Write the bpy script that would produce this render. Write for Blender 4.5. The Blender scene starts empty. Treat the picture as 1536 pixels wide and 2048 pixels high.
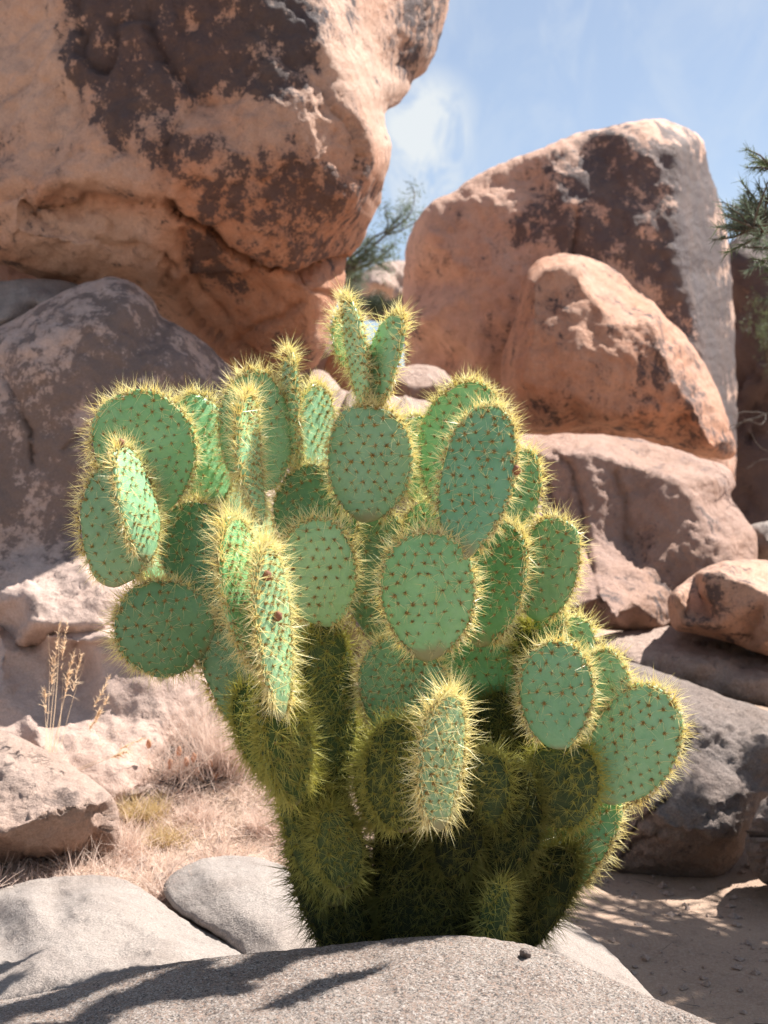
import bpy, math, random
import numpy as np
from mathutils import Vector
from mathutils.geometry import delaunay_2d_cdt

random.seed(7)
rng = np.random.default_rng(7)
R = math.radians
scene = bpy.context.scene
col = scene.collection

# ---------------------------------------------------------------- camera
F = 2844.4          # focal length in photograph pixels (50 mm on a 36 mm tall frame)
H = 1.27            # eye height over the sandy ground
cd = bpy.data.cameras.new('camera'); cam = bpy.data.objects.new('camera', cd); col.objects.link(cam)
cd.sensor_fit = 'VERTICAL'; cd.sensor_height = 36; cd.sensor_width = 27; cd.lens = 50
cd.clip_start = 0.05; cd.clip_end = 2000
cam.location = (0, 0, H); cam.rotation_euler = (R(90), 0, 0)
cd.dof.use_dof = True; cd.dof.focus_distance = 2.95; cd.dof.aperture_fstop = 5.6
scene.camera = cam

# ---------------------------------------------------------------- light
SUN_EL, SUN_AZ = 53.0, 50.0       # azimuth measured from +Y (view direction) towards +X
sdir = Vector((math.cos(R(SUN_EL))*math.sin(R(SUN_AZ)), math.cos(R(SUN_EL))*math.cos(R(SUN_AZ)), math.sin(R(SUN_EL))))
ld = bpy.data.lights.new('sun', 'SUN'); lo = bpy.data.objects.new('sun', ld); col.objects.link(lo)
ld.energy = 5.0; ld.angle = R(0.5); ld.color = (1.0, 0.95, 0.88)
lo.rotation_euler = (-sdir).to_track_quat('-Z', 'Y').to_euler(); lo.location = (3, 3, 8)

world = bpy.data.worlds.new('World'); scene.world = world; world.use_nodes = True
nt = world.node_tree; nt.nodes.clear()
def N(nt, typ, **kw):
    n = nt.nodes.new(typ)
    for k, v in kw.items():
        if k == 'inp':
            for a, b in v.items(): n.inputs[a].default_value = b
        else: setattr(n, k, v)
    return n
sky = N(nt, 'ShaderNodeTexSky', sky_type='NISHITA', sun_disc=False, sun_elevation=R(SUN_EL), sun_rotation=R(SUN_AZ),
        altitude=1200, air_density=1.0, dust_density=1.2, ozone_density=0.7)
bg = N(nt, 'ShaderNodeBackground'); bg.inputs['Strength'].default_value = 0.056
wo = N(nt, 'ShaderNodeOutputWorld')
# thin cirrus in the sky, as a function of direction
tc = N(nt, 'ShaderNodeTexCoord')
mp = N(nt, 'ShaderNodeMapping'); mp.inputs['Scale'].default_value = (7, 3, 4.0); mp.inputs['Rotation'].default_value = (0, 0.5, 0.2)
nz = N(nt, 'ShaderNodeTexNoise', inp={'Scale': 1.6, 'Detail': 9, 'Roughness': 0.62, 'Distortion': 0.9})
rp = N(nt, 'ShaderNodeValToRGB'); rp.color_ramp.elements[0].position = 0.50; rp.color_ramp.elements[1].position = 0.85
rp.color_ramp.elements[1].color = (0.45, 0.45, 0.45, 1)
L = nt.links.new
L(tc.outputs['Generated'], mp.inputs['Vector']); L(mp.outputs[0], nz.inputs['Vector']); L(nz.outputs[0], rp.inputs[0])
# one brighter wisp in the gap between the boulders
def skydir(px, py):
    v = Vector(((px-768)/F, 1, (1024-py)/F)); v.normalize(); return v
def wisp(px, py, rad, lo_, hi_, gain):
    d = N(nt, 'ShaderNodeVectorMath', operation='DISTANCE'); d.inputs[1].default_value = skydir(px, py)
    wn = N(nt, 'ShaderNodeTexNoise', inp={'Scale': 26, 'Detail': 8, 'Roughness': 0.6, 'Distortion': 0.6})
    wm = N(nt, 'ShaderNodeMapping'); wm.inputs['Scale'].default_value = (1.5, 1, 0.7); wm.inputs['Rotation'].default_value = (0, 0.35, 0)
    L(tc.outputs['Generated'], wm.inputs[0]); L(wm.outputs[0], wn.inputs['Vector']); L(tc.outputs['Generated'], d.inputs[0])
    fall = N(nt, 'ShaderNodeMapRange', interpolation_type='SMOOTHSTEP'); fall.inputs[1].default_value = rad; fall.inputs[2].default_value = 0.0
    L(d.outputs['Value'], fall.inputs[0])
    th = N(nt, 'ShaderNodeMapRange', interpolation_type='SMOOTHSTEP'); th.inputs[1].default_value = lo_; th.inputs[2].default_value = hi_
    L(wn.outputs[0], th.inputs[0])
    m = N(nt, 'ShaderNodeMath', operation='MULTIPLY'); L(fall.outputs[0], m.inputs[0]); L(th.outputs[0], m.inputs[1])
    m2 = N(nt, 'ShaderNodeMath', operation='MULTIPLY'); L(m.outputs[0], m2.inputs[0]); m2.inputs[1].default_value = gain
    return m2.outputs[0]
w1 = wisp(848, 240, 0.048, 0.30, 0.60, 1.5)
w2 = wisp(850, 350, 0.05, 0.30, 0.66, 1.2)
w3 = wisp(1180, 90, 0.08, 0.40, 0.75, 0.35)
a1 = N(nt, 'ShaderNodeMath', operation='ADD', use_clamp=True); L(w1, a1.inputs[0]); L(w2, a1.inputs[1])
a2 = N(nt, 'ShaderNodeMath', operation='ADD', use_clamp=True); L(a1.outputs[0], a2.inputs[0]); L(w3, a2.inputs[1])
a3 = N(nt, 'ShaderNodeMath', operation='MAXIMUM'); L(a2.outputs[0], a3.inputs[0])
rb = N(nt, 'ShaderNodeRGBToBW'); L(rp.outputs[0], rb.inputs[0]); L(rb.outputs[0], a3.inputs[1])
a4 = N(nt, 'ShaderNodeMath', operation='MULTIPLY_ADD', use_clamp=True); a4.inputs[1].default_value = 0.78; a4.inputs[2].default_value = 0.23; L(a3.outputs[0], a4.inputs[0])
mx = N(nt, 'ShaderNodeMixRGB'); L(a4.outputs[0], mx.inputs[0]); L(sky.outputs[0], mx.inputs[1]); mx.inputs[2].default_value = (6.0, 6.35, 6.6, 1)
L(mx.outputs[0], bg.inputs['Color']); L(bg.outputs[0], wo.inputs[0])

vs = scene.view_settings
vs.view_transform = 'Standard'; vs.look = 'None'; vs.gamma = 1.0; vs.exposure = 1.3
scene.render.film_transparent = False
cy = scene.cycles
cy.use_denoising = True; cy.max_bounces = 6; cy.diffuse_bounces = 4; cy.glossy_bounces = 2; cy.transmission_bounces = 4
cy.caustics_reflective = False; cy.caustics_refractive = False

# ---------------------------------------------------------------- helpers
def P(px, py, d):
    px = np.asarray(px, float); py = np.asarray(py, float); d = np.asarray(d, float)
    return np.stack([(px-768)/F*d, d+0*px, H-(py-1024)/F*d], -1)

_perm = np.random.default_rng(3).permutation(256); _perm = np.concatenate([_perm, _perm, _perm])
_grad = np.random.default_rng(4).normal(size=(256, 3)); _grad /= np.linalg.norm(_grad, axis=1)[:, None]
def perlin(p):
    p = np.asarray(p, float); i = np.floor(p).astype(int); f = p-i; i &= 255
    u = f*f*f*(f*(f*6-15)+10); out = 0
    for dx in (0, 1):
        wx = u[:, 0] if dx else 1-u[:, 0]
        for dy in (0, 1):
            wy = u[:, 1] if dy else 1-u[:, 1]
            for dz in (0, 1):
                wz = u[:, 2] if dz else 1-u[:, 2]
                h = _perm[_perm[_perm[(i[:, 0]+dx) & 255]+((i[:, 1]+dy) & 255)]+((i[:, 2]+dz) & 255)]
                g = _grad[h]
                out = out + wx*wy*wz*((f-np.array([dx, dy, dz]))*g).sum(1)
    return out*1.5
def fbm(p, oct=4, gain=0.5, lac=2.1, ridged=False):
    s = 0; a = 1; p = np.array(p, float)
    for k in range(oct):
        n = perlin(p+17.3*k); s = s + a*((1-2*np.abs(n)) if ridged else n); a *= gain; p = p*lac
    return s

def facets(p, seed=0.0):
    """chipped planes: every cell of a warped Voronoi pattern tilts its own way; also returns the distance to the cell border"""
    p = np.asarray(p, float)+seed; i = np.floor(p).astype(int); f1 = np.full(len(p), 9.0); f2 = np.full(len(p), 9.0); val = np.zeros(len(p))
    for dx in (-1, 0, 1):
        for dy in (-1, 0, 1):
            for dz in (-1, 0, 1):
                c = i+np.array([dx, dy, dz]); h = _perm[_perm[_perm[c[:, 0] & 255]+(c[:, 1] & 255)]+(c[:, 2] & 255)]
                fp = c+0.5+0.42*_grad[h]; d = np.linalg.norm(p-fp, axis=1); v = ((p-fp)*_grad[(h*7+31) & 255]).sum(1)
                near = d < f1; f2 = np.where(near, f1, np.minimum(f2, d)); val = np.where(near, v, val); f1 = np.where(near, d, f1)
    return val, f2-f1

def mesh_from(name, verts, tris, mats, parent=None, matidx=None, smooth=True, attrs=None):
    me = bpy.data.meshes.new(name)
    verts = np.asarray(verts, np.float32); tris = np.asarray(tris, np.int32); k = tris.shape[1]
    me.vertices.add(len(verts)); me.vertices.foreach_set('co', verts.ravel())
    me.loops.add(tris.size); me.loops.foreach_set('vertex_index', tris.ravel())
    me.polygons.add(len(tris)); me.polygons.foreach_set('loop_start', np.arange(0, tris.size, k, dtype=np.int32))
    me.polygons.foreach_set('loop_total', np.full(len(tris), k, np.int32))
    for m in mats: me.materials.append(m)
    if matidx is not None: me.polygons.foreach_set('material_index', np.asarray(matidx, np.int32))
    me.polygons.foreach_set('use_smooth', np.full(len(tris), smooth))
    for an, av in (attrs or {}).items():
        at = me.attributes.new(an, 'FLOAT', 'POINT'); at.data.foreach_set('value', np.asarray(av, np.float32))
    me.update(); me.validate()
    o = bpy.data.objects.new(name, me); col.objects.link(o)
    if parent: o.parent = parent
    return o
def tag(o, label, cat, group=None, kind=None):
    if label: o['label'] = label
    if cat: o['category'] = cat
    if group: o['group'] = group
    if kind: o['kind'] = kind
    return o
def empty(name, loc=(0, 0, 0)):
    o = bpy.data.objects.new(name, None); col.objects.link(o); o.location = loc; return o
def center_origin(o, loc):
    """move an object's origin to loc without moving its mesh"""
    loc = np.asarray(loc, np.float32); me = o.data
    co = np.empty(len(me.vertices)*3, np.float32); me.vertices.foreach_get('co', co)
    me.vertices.foreach_set('co', (co.reshape(-1, 3)-loc).ravel()); o.location = [float(v) for v in loc]; me.update()

# ---------------------------------------------------------------- materials
def new_mat(name):
    m = bpy.data.materials.new(name); m.use_nodes = True; t = m.node_tree; t.nodes.clear()
    out = N(t, 'ShaderNodeOutputMaterial'); b = N(t, 'ShaderNodeBsdfPrincipled'); t.links.new(b.outputs[0], out.inputs[0])
    return m, t, b, out
def noise(t, vec, scale, detail=6, rough=0.55, dist=0.0):
    n = N(t, 'ShaderNodeTexNoise', inp={'Scale': scale, 'Detail': detail, 'Roughness': rough, 'Distortion': dist})
    t.links.new(vec, n.inputs['Vector']); return n.outputs[0]
def mrange(t, v, a, b, c=0.0, d=1.0, smooth=True):
    n = N(t, 'ShaderNodeMapRange', interpolation_type='SMOOTHSTEP' if smooth else 'LINEAR')
    n.inputs[1].default_value = a; n.inputs[2].default_value = b; n.inputs[3].default_value = c; n.inputs[4].default_value = d
    t.links.new(v, n.inputs[0]); return n.outputs[0]
def mmath(t, op, a, b=None, clamp=False):
    n = N(t, 'ShaderNodeMath', operation=op, use_clamp=clamp)
    for i, v in enumerate((a, b)):
        if v is None: continue
        if isinstance(v, (int, float)): n.inputs[i].default_value = v
        else: t.links.new(v, n.inputs[i])
    return n.outputs[0]
def mixc(t, fac, a, b, mode='MIX'):
    n = N(t, 'ShaderNodeMixRGB', blend_type=mode)
    if isinstance(fac, (int, float)): n.inputs[0].default_value = fac
    else: t.links.new(fac, n.inputs[0])
    for i, v in ((1, a), (2, b)):
        if isinstance(v, tuple): n.inputs[i].default_value = v if len(v) == 4 else v+(1,)
        else: t.links.new(v, n.inputs[i])
    return n.outputs[0]

def rock_mat(name, base, warm, dark, varn_bias=0.0, speck=0.25, speck_scale=160, bump=0.35, grain=0.3, blotch=4.0, pale=None):
    m, t, b, out = new_mat(name); lk = t.links.new
    co = N(t, 'ShaderNodeTexCoord').outputs['Object']
    va = N(t, 'ShaderNodeAttribute', attribute_name='varnish').outputs['Fac']
    wa = N(t, 'ShaderNodeAttribute', attribute_name='rust').outputs['Fac']
    n1 = noise(t, co, 1.1, 5, 0.6, 0.3); n2 = noise(t, co, blotch, 9, 0.66, 0.25); n3 = noise(t, co, blotch*4.5, 8, 0.65)
    n4 = noise(t, co, speck_scale, 3, 0.6); n5 = noise(t, co, blotch*1.6, 10, 0.7, 0.5)
    wfac = mmath(t, 'ADD', wa, mrange(t, n1, 0.3, 0.75, -0.35, 0.35), True)
    c = mixc(t, wfac, base, warm)
    c = mixc(t, mrange(t, n3, 0.35, 0.7, 0, 0.35), c, mixc(t, 0.5, c, pale or tuple(min(1, v*1.5) for v in base)))
    c = mixc(t, mrange(t, n5, 0.42, 0.70, 0.0, 0.55), c, mixc(t, 1.0, c, (0.66, 0.62, 0.60), 'MULTIPLY'))
    # desert varnish: dark crust with crisp, eaten edges; on two rocks it also paints shade
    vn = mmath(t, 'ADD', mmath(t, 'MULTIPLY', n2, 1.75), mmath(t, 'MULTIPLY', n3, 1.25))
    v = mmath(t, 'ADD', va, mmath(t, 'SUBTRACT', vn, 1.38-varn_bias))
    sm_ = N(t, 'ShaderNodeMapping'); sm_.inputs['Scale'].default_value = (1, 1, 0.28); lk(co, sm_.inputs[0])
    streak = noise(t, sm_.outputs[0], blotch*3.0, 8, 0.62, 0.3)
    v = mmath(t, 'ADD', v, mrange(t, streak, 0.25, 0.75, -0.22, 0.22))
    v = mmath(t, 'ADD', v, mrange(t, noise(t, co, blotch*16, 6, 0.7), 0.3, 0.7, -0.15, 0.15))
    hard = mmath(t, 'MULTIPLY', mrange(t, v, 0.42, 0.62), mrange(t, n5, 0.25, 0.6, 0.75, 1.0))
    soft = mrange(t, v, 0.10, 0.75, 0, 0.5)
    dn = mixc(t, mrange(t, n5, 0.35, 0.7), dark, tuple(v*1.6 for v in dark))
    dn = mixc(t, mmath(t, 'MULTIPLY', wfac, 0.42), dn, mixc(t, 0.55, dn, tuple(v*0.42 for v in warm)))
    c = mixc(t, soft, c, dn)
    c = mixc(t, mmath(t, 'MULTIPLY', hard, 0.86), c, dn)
    # mineral grain
    n6 = noise(t, co, speck_scale*.22, 6, 0.75)
    c = mixc(t, mrange(t, n6, 0.56, 0.70, 0, speck*1.6), c, mixc(t, 1.0, c, (0.45, 0.40, 0.38), 'MULTIPLY'))
    c = mixc(t, mrange(t, n4, 0.36, 0.64, 0, 1, False), mixc(t, 1.0, c, (1-speck, 1-speck, 1-speck), 'MULTIPLY'), mixc(t, 1.0, c, (1+speck*.6,)*3, 'MULTIPLY'))
    lk(c, b.inputs['Base Color']); b.inputs['Roughness'].default_value = 0.82; b.inputs['Specular IOR Level'].default_value = 0.25
    b1 = N(t, 'ShaderNodeBump', inp={'Strength': min(1, bump*1.5), 'Distance': 0.035}); lk(mmath(t, 'ADD', mmath(t, 'ADD', n3, mmath(t, 'MULTIPLY', n5, 0.8)), mmath(t, 'MULTIPLY', n6, 0.35)), b1.inputs['Height'])
    b2 = N(t, 'ShaderNodeBump', inp={'Strength': grain, 'Distance': 0.006}); lk(n4, b2.inputs['Height']); lk(b1.outputs[0], b2.inputs['Normal'])
    lk(b2.outputs[0], b.inputs['Normal'])
    return m

M = {}
M['orange'] = rock_mat('orange_desert_rock', (0.54, 0.37, 0.285), (0.51, 0.245, 0.145), (0.036, 0.033, 0.040), varn_bias=0.08, speck=0.12, bump=0.5)
M['orange_l'] = rock_mat('light_orange_desert_rock', (0.66, 0.455, 0.355), (0.66, 0.365, 0.255), (0.046, 0.042, 0.050), varn_bias=0.10, speck=0.12, bump=0.45)
M['purple'] = rock_mat('mauve_desert_rock', (0.36, 0.245, 0.205), (0.40, 0.235, 0.16), (0.055, 0.045, 0.050), varn_bias=0.06, speck=0.12, bump=0.5)
M['pink'] = rock_mat('pink_granite', (0.42, 0.315, 0.265), (0.39, 0.255, 0.195), (0.13, 0.095, 0.082), speck=0.18, bump=0.6)
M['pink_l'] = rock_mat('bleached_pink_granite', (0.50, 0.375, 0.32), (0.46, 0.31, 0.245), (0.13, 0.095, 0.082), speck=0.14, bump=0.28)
M['pale'] = rock_mat('pale_granite', (0.295, 0.258, 0.235), (0.28, 0.225, 0.192), (0.15, 0.12, 0.11), speck=0.3, speck_scale=210, bump=0.25, grain=0.5)
M['grey'] = rock_mat('grey_granite', (0.25, 0.205, 0.185), (0.28, 0.20, 0.16), (0.08, 0.068, 0.066), speck=0.2, bump=0.7)

# speckled granite of the near rock
def granite_mat():
    m, t, b, out = new_mat('speckled_granite'); lk = t.links.new
    co = N(t, 'ShaderNodeTexCoord').outputs['Object']
    v = N(t, 'ShaderNodeTexVoronoi', feature='F1', inp={'Scale': 300.0, 'Randomness': 1.0}); lk(co, v.inputs['Vector'])
    vc = N(t, 'ShaderNodeSeparateColor'); lk(v.outputs['Color'], vc.inputs[0])
    v2 = N(t, 'ShaderNodeTexVoronoi', feature='F1', inp={'Scale': 640.0}); lk(co, v2.inputs['Vector'])
    vc2 = N(t, 'ShaderNodeSeparateColor'); lk(v2.outputs['Color'], vc2.inputs[0])
    big = noise(t, co, 5, 6, 0.6)
    c = mixc(t, mrange(t, big, 0.35, 0.7), (0.375, 0.315, 0.275), (0.305, 0.23, 0.19))
    c = mixc(t, mrange(t, vc.outputs[0], 0.70, 0.76, 0, 0.8), c, (0.56, 0.50, 0.46))
    c = mixc(t, mrange(t, vc.outputs[1], 0.74, 0.80, 0, 0.7), c, (0.37, 0.24, 0.18))
    c = mixc(t, mrange(t, vc.outputs[2], 0.80, 0.84, 0, 0.75), c, (0.06, 0.053, 0.053))
    c = mixc(t, mrange(t, vc2.outputs[0], 0.84, 0.88, 0, 0.8), c, (0.07, 0.06, 0.06))
    st = noise(t, co, 2.2, 8, 0.7, 0.6)
    c = mixc(t, mrange(t, st, 0.52, 0.68, 0, 0.45), c, mixc(t, 1.0, c, (0.55, 0.47, 0.42), 'MULTIPLY'))
    lk(c, b.inputs['Base Color']); b.inputs['Roughness'].default_value = 0.75; b.inputs['Specular IOR Level'].default_value = 0.3
    g = noise(t, co, 110, 6, 0.75); g2 = noise(t, co, 34, 6, 0.65)
    pit = mrange(t, noise(t, co, 75, 4, 0.6), 0.61, 0.70, 0, 0.45); c2 = mixc(t, pit, c, (0.075, 0.062, 0.058)); lk(c2, b.inputs['Base Color'])
    b1 = N(t, 'ShaderNodeBump', inp={'Strength': 1.0, 'Distance': 0.011}); lk(mmath(t, 'ADD', g, mmath(t, 'MULTIPLY', g2, 0.9)), b1.inputs['Height'])
    lk(b1.outputs[0], b.inputs['Normal']); return m
M['granite'] = granite_mat()

def sand_mat():
    m, t, b, out = new_mat('dry_sand'); lk = t.links.new
    co = N(t, 'ShaderNodeTexCoord').outputs['Object']
    n1 = noise(t, co, 2.2, 7, 0.6, 0.4); n2 = noise(t, co, 120, 4, 0.7); n3 = noise(t, co, 18, 7, 0.65)
    c = mixc(t, mrange(t, n1, 0.35, 0.65), (0.45, 0.315, 0.235), (0.36, 0.25, 0.19))
    c = mixc(t, mrange(t, n3, 0.52, 0.72, 0, 0.5), c, (0.20, 0.14, 0.11))
    c = mixc(t, mrange(t, n2, 0.4, 0.7, 0, 0.5), c, (0.56, 0.44, 0.35))
    lk(c, b.inputs['Base Color']); b.inputs['Roughness'].default_value = 0.95; b.inputs['Specular IOR Level'].default_value = 0.1
    b1 = N(t, 'ShaderNodeBump', inp={'Strength': 0.7, 'Distance': 0.02}); lk(mmath(t, 'ADD', n3, n2), b1.inputs['Height']); lk(b1.outputs[0], b.inputs['Normal'])
    return m
M['sand'] = sand_mat()

def pad_mat(name, c1, c2, c3, rough=0.42, spec=0.5):
    m, t, b, out = new_mat(name); lk = t.links.new
    co = N(t, 'ShaderNodeTexCoord').outputs['Object']
    n1 = noise(t, co, 9, 5, 0.55, 0.4); n2 = noise(t, co, 60, 5, 0.65); n3 = noise(t, co, 24, 8, 0.7, 0.8)
    c = mixc(t, mrange(t, n1, 0.3, 0.7), c1, c2)
    c = mixc(t, mrange(t, n2, 0.35, 0.75, 0, 0.25), c, c3)
    scar = mrange(t, n3, 0.73, 0.78, 0, 0.8)
    c = mixc(t, scar, c, (0.42, 0.40, 0.30))
    oi = N(t, 'ShaderNodeObjectInfo').outputs['Random']
    hs = N(t, 'ShaderNodeHueSaturation'); lk(mrange(t, oi, 0, 1, 0.475, 0.515, False), hs.inputs['Hue']); lk(mrange(t, mmath(t, 'FRACT', mmath(t, 'MULTIPLY', oi, 7.3)), 0, 1, 0.80, 1.15, False), hs.inputs['Value'])
    lk(mrange(t, mmath(t, 'FRACT', mmath(t, 'MULTIPLY', oi, 3.7)), 0, 1, 0.85, 1.1, False), hs.inputs['Saturation']); lk(c, hs.inputs['Color']); c = hs.outputs[0]
    ag = N(t, 'ShaderNodeAttribute', attribute_name='age').outputs['Fac']
    n4 = noise(t, co, 14, 7, 0.7, 0.5)
    cork = mrange(t, mmath(t, 'ADD', ag, mmath(t, 'MULTIPLY', n4, 0.9)), 0.78, 1.05, 0, 0.85)
    c = mixc(t, cork, c, (0.26, 0.23, 0.12))
    yl = mrange(t, noise(t, co, 5, 4, 0.5), 0.56, 0.72, 0, 0.35); c = mixc(t, yl, c, mixc(t, 0.5, c, (0.30, 0.36, 0.10)))
    lk(c, b.inputs['Base Color']); b.inputs['Roughness'].default_value = rough; b.inputs['Specular IOR Level'].default_value = spec
    b1 = N(t, 'ShaderNodeBump', inp={'Strength': 0.25, 'Distance': 0.006}); lk(mmath(t, 'ADD', n2, n3), b1.inputs['Height']); lk(b1.outputs[0], b.inputs['Normal'])
    return m
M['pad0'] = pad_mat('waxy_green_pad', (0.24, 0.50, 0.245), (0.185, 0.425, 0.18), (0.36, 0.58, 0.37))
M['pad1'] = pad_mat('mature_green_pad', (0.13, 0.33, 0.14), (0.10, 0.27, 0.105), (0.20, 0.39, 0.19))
M['pad3'] = pad_mat('shaded_trunk_pad', (0.024, 0.034, 0.014), (0.016, 0.024, 0.010), (0.045, 0.048, 0.022), 0.9, 0.1)  # darker copy of the old pads: trunk shade put into the colour
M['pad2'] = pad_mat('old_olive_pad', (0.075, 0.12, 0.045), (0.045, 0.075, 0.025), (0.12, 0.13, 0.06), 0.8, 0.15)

def leafy_mat(name, ca, cb, transl=0.4, rough=0.5, scale=40):
    m, t, b, out = new_mat(name); lk = t.links.new
    co = N(t, 'ShaderNodeTexCoord').outputs['Object']
    c = mixc(t, mrange(t, noise(t, co, scale, 3, 0.6), 0.3, 0.7), ca, cb)
    lk(c, b.inputs['Base Color']); b.inputs['Roughness'].default_value = rough; b.inputs['Specular IOR Level'].default_value = 0.3
    tr = N(t, 'ShaderNodeBsdfTranslucent'); lk(c, tr.inputs['Color'])
    mx = N(t, 'ShaderNodeMixShader'); mx.inputs[0].default_value = transl
    lk(b.outputs[0], mx.inputs[1]); lk(tr.outputs[0], mx.inputs[2]); lk(mx.outputs[0], out.inputs[0]); return m
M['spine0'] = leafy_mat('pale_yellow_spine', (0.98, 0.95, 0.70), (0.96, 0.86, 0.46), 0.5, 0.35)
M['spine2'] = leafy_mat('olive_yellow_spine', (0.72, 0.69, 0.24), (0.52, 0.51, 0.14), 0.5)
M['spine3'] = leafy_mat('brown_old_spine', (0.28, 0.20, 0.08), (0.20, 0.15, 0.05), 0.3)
M['spine4'] = leafy_mat('shaded_olive_spine', (0.34, 0.32, 0.095), (0.19, 0.20, 0.05), 0.5)  # spines darkened to paint in the shade around the trunk
M['areole'] = leafy_mat('brown_areole_wool', (0.56, 0.40, 0.15), (0.36, 0.24, 0.08), 0.25)
M['felt'] = leafy_mat('dark_areole_felt', (0.34, 0.24, 0.09), (0.20, 0.135, 0.05), 0.0, 0.9)
M['bud'] = leafy_mat('dried_brown_bud', (0.22, 0.10, 0.06), (0.30, 0.14, 0.08), 0.0, 0.8)
M['straw'] = leafy_mat('dry_straw', (0.78, 0.64, 0.55), (0.64, 0.48, 0.40), 0.4, 0.7, 8)
M['straw_y'] = leafy_mat('yellow_straw', (0.62, 0.49, 0.27), (0.50, 0.37, 0.19), 0.35, 0.7, 8)
M['stalk'] = leafy_mat('pale_grass_stalk', (0.86, 0.68, 0.48), (0.76, 0.55, 0.36), 0.45, 0.7, 8)
M['pod'] = leafy_mat('orange_seed_pod', (0.72, 0.42, 0.28), (0.62, 0.34, 0.20), 0.35, 0.7, 8)
M['needle'] = leafy_mat('grey_green_needles', (0.17, 0.21, 0.15), (0.11, 0.145, 0.10), 0.4, 0.55, 3)
M['needle_d'] = leafy_mat('dark_shrub_leaves', (0.05, 0.07, 0.04), (0.035, 0.05, 0.03), 0.25, 0.6, 3)
M['needle_g'] = leafy_mat('yellow_green_needles', (0.15, 0.19, 0.09), (0.10, 0.14, 0.07), 0.35, 0.55, 3)
M['bark'] = leafy_mat('grey_bark', (0.13, 0.10, 0.08), (0.08, 0.062, 0.05), 0.0, 0.9, 20)
M['twig'] = leafy_mat('dead_grey_twig', (0.13, 0.11, 0.095), (0.09, 0.075, 0.065), 0.0, 0.9, 20)
M['char'] = leafy_mat('charred_dark_litter', (0.035, 0.03, 0.035), (0.06, 0.055, 0.06), 0.0, 0.95, 20)

# ---------------------------------------------------------------- ground
def ground_z(x, y):
    x = np.asarray(x, float); y = np.asarray(y, float)
    s = 1/(1+np.exp((x-0.15)*5.0)); near = np.exp(-((y-4.6)/3.2)**4)
    u = np.clip((y-4.2)/0.9, 0, 1); z = (0.26+0.20*u*u*(3-2*u))*s*near
    z = z+0.035*perlin(np.stack([x*1.3, y*1.3, 0*x], -1).reshape(-1, 3)).reshape(x.shape)*np.exp(-(y/14)**2)
    z = z+0.008*fbm(np.stack([x*7, y*7, 0*x], -1).reshape(-1, 3), 3).reshape(x.shape)*np.exp(-(y/10)**2)
    return z
def build_ground():
    n = 260
    a = np.linspace(-1, 1, n); sx = np.sinh(a*6.2)/np.sinh(6.2)*400
    yy = 4.5+np.sinh(a*6.0)/np.sinh(6.0)*400
    X, Y = np.meshgrid(sx, yy, indexing='ij'); Z = ground_z(X, Y)
    v = np.stack([X, Y, Z], -1).reshape(-1, 3)
    i, j = np.meshgrid(np.arange(n-1), np.arange(n-1), indexing='ij'); k = (i*n+j).ravel()
    o = mesh_from('ground', v, np.stack([k, k+n, k+n+1, k+1], -1), [M['sand']]); o['kind'] = 'structure'
build_ground()

# ---------------------------------------------------------------- boulders
def inside_poly(px, py, poly):
    poly = np.asarray(poly); n = len(poly); r = np.zeros(len(px), bool)
    for i in range(n):
        x1, y1 = poly[i]; x2, y2 = poly[(i+1) % n]
        if y1 == y2: continue
        c = ((y1 > py) != (y2 > py)) & (px < (x2-x1)*(py-y1)/(y2-y1)+x1); r ^= c
    return r
def seg_dist(px, py, pl, closed=True):
    pl = np.asarray(pl, float); n = len(pl); best = np.full(len(px), 1e9)
    for i in range(n if closed else n-1):
        a = pl[i]; b = pl[(i+1) % n]; d = b-a; l2 = max((d*d).sum(), 1e-9)
        t = np.clip(((px-a[0])*d[0]+(py-a[1])*d[1])/l2, 0, 1)
        dd = np.hypot(px-a[0]-t*d[0], py-a[1]-t*d[1]); best = np.minimum(best, dd)
    return best
def chaikin(p, it=1):
    p = np.asarray(p, float)
    for _ in range(it):
        q = np.roll(p, -1, 0); p = np.stack([p*.78+q*.22, p*.22+q*.78], 1).reshape(-1, p.shape[1])
    return p
def resample(p, step):
    p = np.asarray(p, float); q = np.vstack([p, p[:1]]); s = np.r_[0, np.cumsum(np.hypot(*(np.diff(q[:, :2], axis=0).T)))]
    n = max(12, int(s[-1]/step)); t = np.linspace(0, s[-1], n, endpoint=False)
    return np.stack([np.interp(t, s, q[:, k]) for k in range(q.shape[1])], -1)
def poly_mask(px, py, poly, soft):
    ins = inside_poly(px, py, poly); d = seg_dist(px, py, poly); sd = np.where(ins, d, -d)
    return np.clip(sd/soft*0.5+0.5, 0, 1)

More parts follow.
